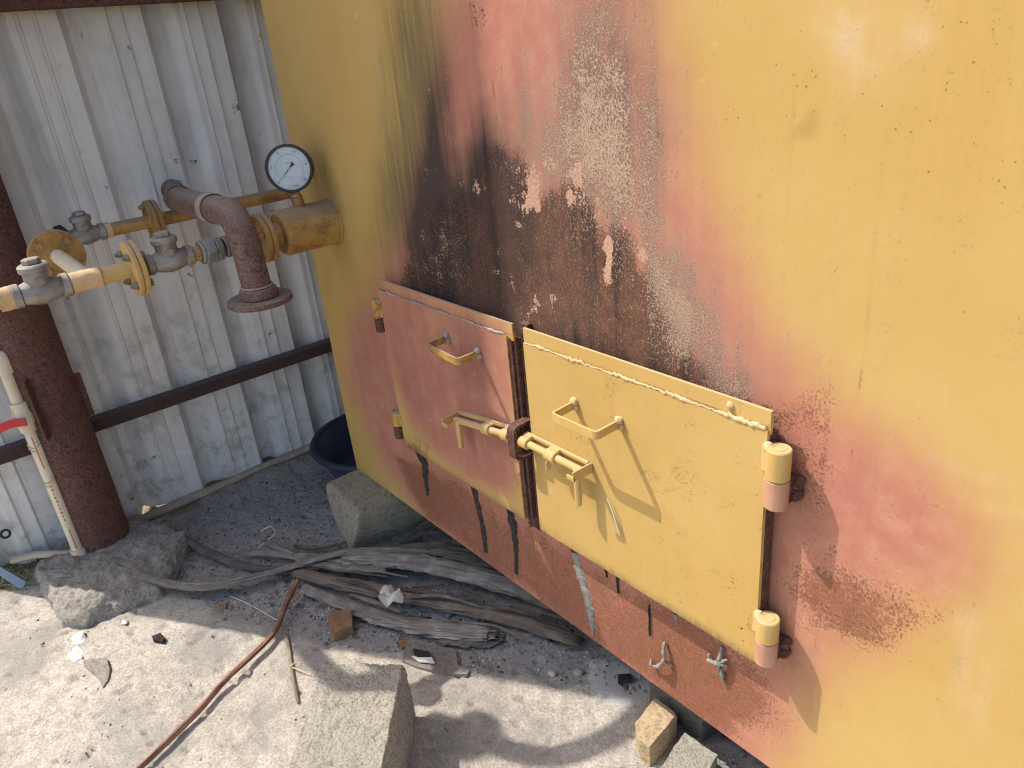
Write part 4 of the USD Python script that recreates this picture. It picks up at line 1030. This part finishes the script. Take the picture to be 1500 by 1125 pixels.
def crumple(pts, size, seed, mat, name, label, cat, n=26, up=.02, flat=.6, lift=None):
    c_ = on(*pts) if lift is None else at(*pts, 'z', ZG + lift); r = np.random.default_rng(seed); th = np.linspace(0, 2 * np.pi, n, endpoint=False); V = [c_ + [0, 0, up]]; F = []; R = 6
    for k in range(1, R + 1):
        for j, t in enumerate(th):
            edge = .62 + .8 * meshkit.fbm(np.array([math.cos(t) * 2.2, math.sin(t) * 2.2, seed]), 3, seed); rr = size * edge * k / R
            x, y = rr * math.cos(t), rr * math.sin(t) * flat
            z = up * (1 - (k / R) ** 2 * .8) + 1.0 * size * (meshkit.fbm(np.array([x * 38, y * 38, seed]), 3, seed + 2) - .5) * (.4 + k / R)
            V.append([c_[0] + x, c_[1] + y, max(c_[2] + z, gz(c_[0] + x, c_[1] + y) + .001)])
    for j in range(n): F.append([0, 1 + j, 1 + (j + 1) % n])
    for k in range(R - 1):
        for j in range(n):
            a, b = 1 + k * n + j, 1 + k * n + (j + 1) % n; F += [[a, a + n, b + n], [a, b + n, b]]
    V = np.array(V); F = np.array(F); m0 = len(V)
    return obj(name, trimesh.Trimesh(np.vstack([V, V - [0, 0, .0006]]), np.vstack([F, F[:, ::-1] + m0]), process=False), mat, smooth=70, label=label, cat=cat)


crumple((570, 872), .042, 5, 'leaf_pale', 'dry_leaf', 'pale crumpled dry leaf on the grey wood heap', 'leaf', up=.012, lift=.066)
crumple((116, 936), .026, 8, 'paper_white', 'paper_scrap', 'white crumpled paper scrap on the cement beside the concrete footing, upper one', 'paper', up=.007)
crumple((112, 960), .025, 11, 'paper_white', 'paper_scrap', 'white crumpled paper scrap on the cement just above the grey shard', 'paper', up=.007)
crumple((183, 912), .013, 14, 'paper_white', 'eggshell_bit', 'tiny white shell-like bit at the lower edge of the concrete footing', 'scrap', up=.009)


# ---------------------------------------------------------------- dry wood and bark
def strip(path, w, th, twist, seed, n=46, curl=.0, ends=(.75, .8), ragged=.3, split=.9):
    """A length of split wood or bark: an uneven flat section swept along a path. Returns mesh and uv."""
    p = spline(path, n); T = np.gradient(p, axis=0); T /= np.linalg.norm(T, axis=1)[:, None]; K = 18; V, UV = [], []; K = 34
    s = np.r_[0, np.cumsum(np.linalg.norm(np.diff(p, axis=0), axis=1))]; th_ = np.linspace(0, 2 * np.pi, K, endpoint=False)
    cs = np.stack(np.broadcast_arrays(np.cos(th_)[None] * 3 + seed, np.sin(th_)[None] * 3, np.linspace(0, 3, n)[:, None]), -1); hf = cs * [2, 2, 0] + np.stack([0 * cs[..., 0], 0 * cs[..., 0], np.broadcast_to(s[:, None] * 40 + seed, cs.shape[:2])], -1)
    cr = 1 - np.abs(2 * meshkit.noise(cs * [2.3, 2.3, .9] + 11, seed + 7) - 1)
    RID = .34 * (meshkit.fbm(cs, 3, seed) - .5) + ragged * (meshkit.noise(hf, seed + 4) - .5) - .34 * np.clip(cr - .72, 0, 1) / .28
    for i in range(n):
        k = i / (n - 1); side = np.cross(T[i], [0, 0, 1]); side /= np.linalg.norm(side); up = np.cross(side, T[i])
        a = np.interp(k, np.linspace(0, 1, len(twist)), twist); side, up = side * math.cos(a) + up * math.sin(a), up * math.cos(a) - side * math.sin(a)
        taper = min(1, ends[0] + k * 6, ends[1] + (1 - k) * 6); ww = np.interp(k, np.linspace(0, 1, len(w)), w) * taper; tt = th * taper
        for j, t in enumerate(th_):
            cx_, cy_ = math.cos(t), math.sin(t)
            rid = 1 + RID[i, j]
            V.append(p[i] + side * cx_ * ww / 2 * rid + up * (cy_ * tt / 2 * rid + curl * ww * cx_ * cx_)); UV.append((s[i], t / 6.283 * .35))
    for e_, s_ in ((0, -1), (n - 1, 1)):
        for i2 in (e_, e_ - s_):
            for j in range(K): V[i2 * K + j] = V[i2 * K + j] + T[e_] * s_ * w[0 if s_ < 0 else -1] * split * (meshkit.noise(np.array([math.cos(th_[j]) * 4, math.sin(th_[j]) * 4, seed + e_])) - .6)
    F = []
    for i in range(n - 1):
        for j in range(K):
            a, b = i * K + j, i * K + (j + 1) % K; F += [[a, b, b + K], [a, b + K, a + K]]
    m0 = len(V); V += [p[0], p[-1]]; UV += [(0, 0), (s[-1], 0)]
    for j in range(K): F += [[m0, (j + 1) % K, j], [m0 + 1, (n - 1) * K + j, (n - 1) * K + (j + 1) % K]]
    return trimesh.Trimesh(np.array(V), F, process=False), np.array(UV)


def wood_piece(name, px, w, th, mat, seed, label, cat='wood', group='dry wood heaped before the furnace', twist=(0, 0), **kw):
    mm, uv = strip([on(u, v, z) for u, v, z in px], w, th, twist, seed, **kw)
    return obj(name, mm, mat, smooth=True, uv=uv, label=label, cat=cat, group=group)


wood_piece('bark_strip', [(172, 838, .055), (200, 850, .055), (240, 868, .045), (310, 870, .035), (400, 850, .035), (470, 832, .045), (540, 822, .05), (660, 822, .04)], [.02, .034, .042, .04, .032, .045, .05, .03], .010, 'dry_grey_wood', 3, 'long curved grey bark strip sweeping from the concrete footing to the heap', curl=-.12, twist=(.5, .5, .2, .3, .5, .2), n=80)
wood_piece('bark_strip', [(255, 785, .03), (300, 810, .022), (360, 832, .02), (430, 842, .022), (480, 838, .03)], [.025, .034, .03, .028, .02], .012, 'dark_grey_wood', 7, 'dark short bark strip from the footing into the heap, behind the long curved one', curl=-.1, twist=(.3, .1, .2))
wood_piece('wood_stick', [(355, 815, .025), (420, 822, .03), (500, 835, .035), (560, 845, .03)], [.02, .028, .03, .02], .016, 'dry_grey_wood', 9, 'grey split stick behind the curved bark, pointing left', twist=(0, .2))
wood_piece('wood_stick', [(392, 803, .03), (440, 826, .032), (500, 846, .04), (570, 850, .05)], [.02, .025, .03, .03], .014, 'dry_grey_wood', 11, 'pale grey stick end rising from the heap, behind the curved bark', twist=(0, .2))
wood_piece('split_log', [(500, 832, .04), (580, 838, .048), (660, 850, .045), (760, 878, .04), (830, 905, .03)], [.05, .07, .07, .06, .04], .027, 'dry_grey_wood', 13, 'broad grey split log on top of the heap, reaching under the furnace', twist=(.1, -.1), n=60)
wood_piece('split_log', [(430, 845, .025), (520, 868, .03), (620, 888, .03), (740, 912, .026), (848, 945, .020)], [.035, .05, .046, .046, .038], .024, 'brown_wood', 17, 'long brown-grey log along the near edge of the heap, round end at right', twist=(.1, 0), n=60)
wood_piece('split_log', [(440, 862, .014), (500, 885, .016), (580, 912, .018), (660, 925, .02), (728, 934, .018)], [.03, .045, .06, .07, .06], .012, 'dry_grey_wood', 19, 'flat torn grey bark slab with ragged right end, front of the heap', twist=(.15, .2), n=60, ragged=.6, curl=-.08)
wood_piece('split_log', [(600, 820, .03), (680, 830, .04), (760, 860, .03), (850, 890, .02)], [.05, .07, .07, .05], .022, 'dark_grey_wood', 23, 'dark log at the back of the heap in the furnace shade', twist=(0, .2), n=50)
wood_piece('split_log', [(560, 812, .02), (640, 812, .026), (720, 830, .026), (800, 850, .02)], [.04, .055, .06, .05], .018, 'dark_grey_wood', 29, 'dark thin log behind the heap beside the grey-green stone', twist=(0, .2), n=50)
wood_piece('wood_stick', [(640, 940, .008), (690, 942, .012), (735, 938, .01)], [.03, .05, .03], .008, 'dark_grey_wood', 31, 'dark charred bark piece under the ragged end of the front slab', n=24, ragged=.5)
for k in range(16):
    f_ = rng.random(); o_ = rng.uniform(-26, 26); L_ = rng.uniform(40, 120); u0 = 425 + f_ * 330; v0 = 838 + f_ * 75 + o_; sl = rng.uniform(.12, .36); zz0 = .018 + .03 * rng.random()
    wood_piece('wood_splinter', [(u0, v0, zz0), (u0 + L_ * .5, v0 + L_ * sl * .5 + rng.uniform(-4, 4), zz0 + .006), (u0 + L_, v0 + L_ * sl, zz0)], [.006, .006 + .012 * rng.random(), .005], .005, ('dry_grey_wood', 'dark_grey_wood', 'brown_wood')[k % 3], 60 + k, 'thin ' + ('pale grey', 'dark grey', 'brown')[k % 3] + ' wood splinter lying among the logs of the heap', 'splinter', ('pale grey', 'dark grey', 'brown')[k % 3] + ' wood splinters in the heap', n=20, twist=(0, rng.uniform(-.5, .5)), ragged=.5)
wood_piece('twig', [(430, 802, .012), (470, 806, .015), (510, 798, .02)], [.009, .012, .008], .008, 'brown_wood', 33, 'thin brown twig in front of the grey-green stone', 'twig', None, n=24)
wood_piece('twig', [(590, 800, .02), (612, 785, .035), (640, 778, .05), (660, 768, .05)], [.010, .012, .008], .008, 'brown_wood', 37, 'brown twig under the furnace right of the grey-green stone', 'twig', None, n=24)
wood_piece('twig', [(575, 808, .02), (620, 792, .03), (655, 790, .03)], [.014, .016, .010], .008, 'dark_grey_wood', 38, 'grey-brown bark curl under the furnace, at the foot of the stone', 'twig', None, n=24)
wood_piece('plant_stalk', [(437, 860, .03), (420, 895, .024), (405, 932, .022), (370, 970, .018), (330, 1006, .018), (290, 1050, .015), (215, 1122, .014), (180, 1150, .014)], [.022, .018, .014, .015, .0125, .014, .012, .012], .012, 'red_stalk', 41, 'reddish dry plant stalk lying across the sunlit cement', 'stalk', None, n=90, ends=(1, 1), ragged=.1)
wood_piece('pale_stem', [(418, 928, .006), (424, 955, .006), (429, 990, .006), (437, 1032, .005)], [.010, .009, .008, .006], .005, 'pale_stalk', 43, 'thin pale dry stem beside the red stalk, pointing to the foreground block', 'stem', None, n=40)
obj('straw_bits', [tube(spline([on(425, 980, .006), on(440, 988, .012), on(456, 992, .003)], 10), .0012, 5), tube(spline([on(425, 983, .006), on(436, 976, .014), on(440, 972, .006)], 10), .001, 5)], 'pale_stalk', label='two thin straws on the pale stem beside the foreground block', cat='straw')
obj('wire_hook', tube(spline([on(383, 780, .012), on(398, 779, .022), on(404, 786, .02), on(388, 796, .014), on(375, 804, .006)], 24), .0016, 6), 'wire_pale', label='small bent white wire on the dark cinders', cat='wire')
obj('wire', tube(spline([on(336, 871, .004), on(365, 885, .003), on(395, 902, .003), on(412, 912, .003)], 20), .0011, 6), 'wire_pale', label='thin pale wire on the ash between bark strip and red stalk', cat='wire')
obj('string_knot', [tube(spline([on(438 + 8 * math.cos(t * 2.1 + k), 866 + 12 * math.sin(t * 1.7 + k) + 8 * k, .02 + .008 * math.sin(5 * t)) for t in np.linspace(0, 5, 9)], 30), .0011, 5) for k in range(3)], 'pale_stalk', label='frayed fibres at the upper end of the red stalk', cat='fibres')
# cinders and gravel: uncountable
V_, F_, m0 = [], [], 0
bases = [rock(1.0, 100 + k, 1) for k in range(6)]
r = np.random.default_rng(5); cnt = 0


def scatter(n, area, size, keep):
    global m0
    out = 0
    for _ in range(n * 6):
        if out >= n: break
        x, y = area(); a = keep(x, y)
        if r.random() > a: continue
        b = bases[r.integers(6)]; s = size(); t = r.random() * 6.28; c_, s_ = math.cos(t), math.sin(t)
        v = np.array(b.vertices) * s * [1, .75 + .5 * r.random(), .55 + .3 * r.random()]; v = np.stack([v[:, 0] * c_ - v[:, 1] * s_, v[:, 0] * s_ + v[:, 1] * c_, v[:, 2]], 1)
        V_.append(v + [x, y, gz(x, y) + s * .25]); F_.append(np.array(b.faces) + m0); m0 += len(v); out += 1


_ash = RegularGridInterpolator((ys, xs), ash)
scatter(15000, lambda: (r.uniform(-1.38, .5), r.uniform(-.62, .45)), lambda: .0009 + .0034 * r.random() ** 3, lambda x, y: float(_ash((y, x))) ** 2)
scatter(150, lambda: (r.uniform(-1.36, .4), r.uniform(-.6, .4)), lambda: .004 + .008 * r.random() ** 3, lambda x, y: float(_ash((y, x))) ** 2)
scatter(1500, lambda: (r.uniform(-1.3, .4), r.uniform(-1.2, .1)), lambda: .0006 + .0026 * r.random() ** 5, lambda x, y: .25 + .6 * (meshkit.noise([x * 9, y * 9, 0]) > .55))
scatter(16, lambda: (r.uniform(-1.2, .3), r.uniform(-1.0, .0)), lambda: .003 + .003 * r.random(), lambda x, y: .8)
obj('cinders', trimesh.Trimesh(np.concatenate(V_), np.concatenate(F_), process=False), 'cinder', smooth=True, kind='stuff', cols={'tone': np.repeat(np.random.default_rng(3).random(m0 // len(bases[0].vertices)), len(bases[0].vertices))[:, None] * np.ones(3)}, label='loose cinders and grit on the ash and cement', cat='cinders')

# straw and dry grass beyond the wall foot at the left
V_, F_, m0 = [], [], 0
for k in range(900):
    q = on(r.uniform(-120, 62), r.uniform(795, 862)); q[2] += .002; t = r.random() * 6.28; L = .012 + .04 * r.random(); el = .15 + .7 * r.random() ** 2
    d = np.array([math.cos(t) * math.cos(el), math.sin(t) * math.cos(el), math.sin(el)]); s_ = np.array([-math.sin(t), math.cos(t), 0]) * (.0008 + .0014 * r.random())
    V_ += [q - s_, q + s_, q + d * L * .6 + s_ * .7, q + d * L * .6 - s_ * .7, q + d * L - [0, 0, L * .15]]
    F_ += [[m0, m0 + 1, m0 + 2], [m0, m0 + 2, m0 + 3], [m0 + 3, m0 + 2, m0 + 4]]; m0 += 5
obj('dry_grass', trimesh.Trimesh(np.array(V_), F_, process=False), 'straw', smooth=False, kind='stuff', cols={'tone': np.repeat(np.random.default_rng(4).random(900), 5)[:, None] * np.ones(3)}, label='trampled straw and dry grass at the wall foot, far left', cat='grass')
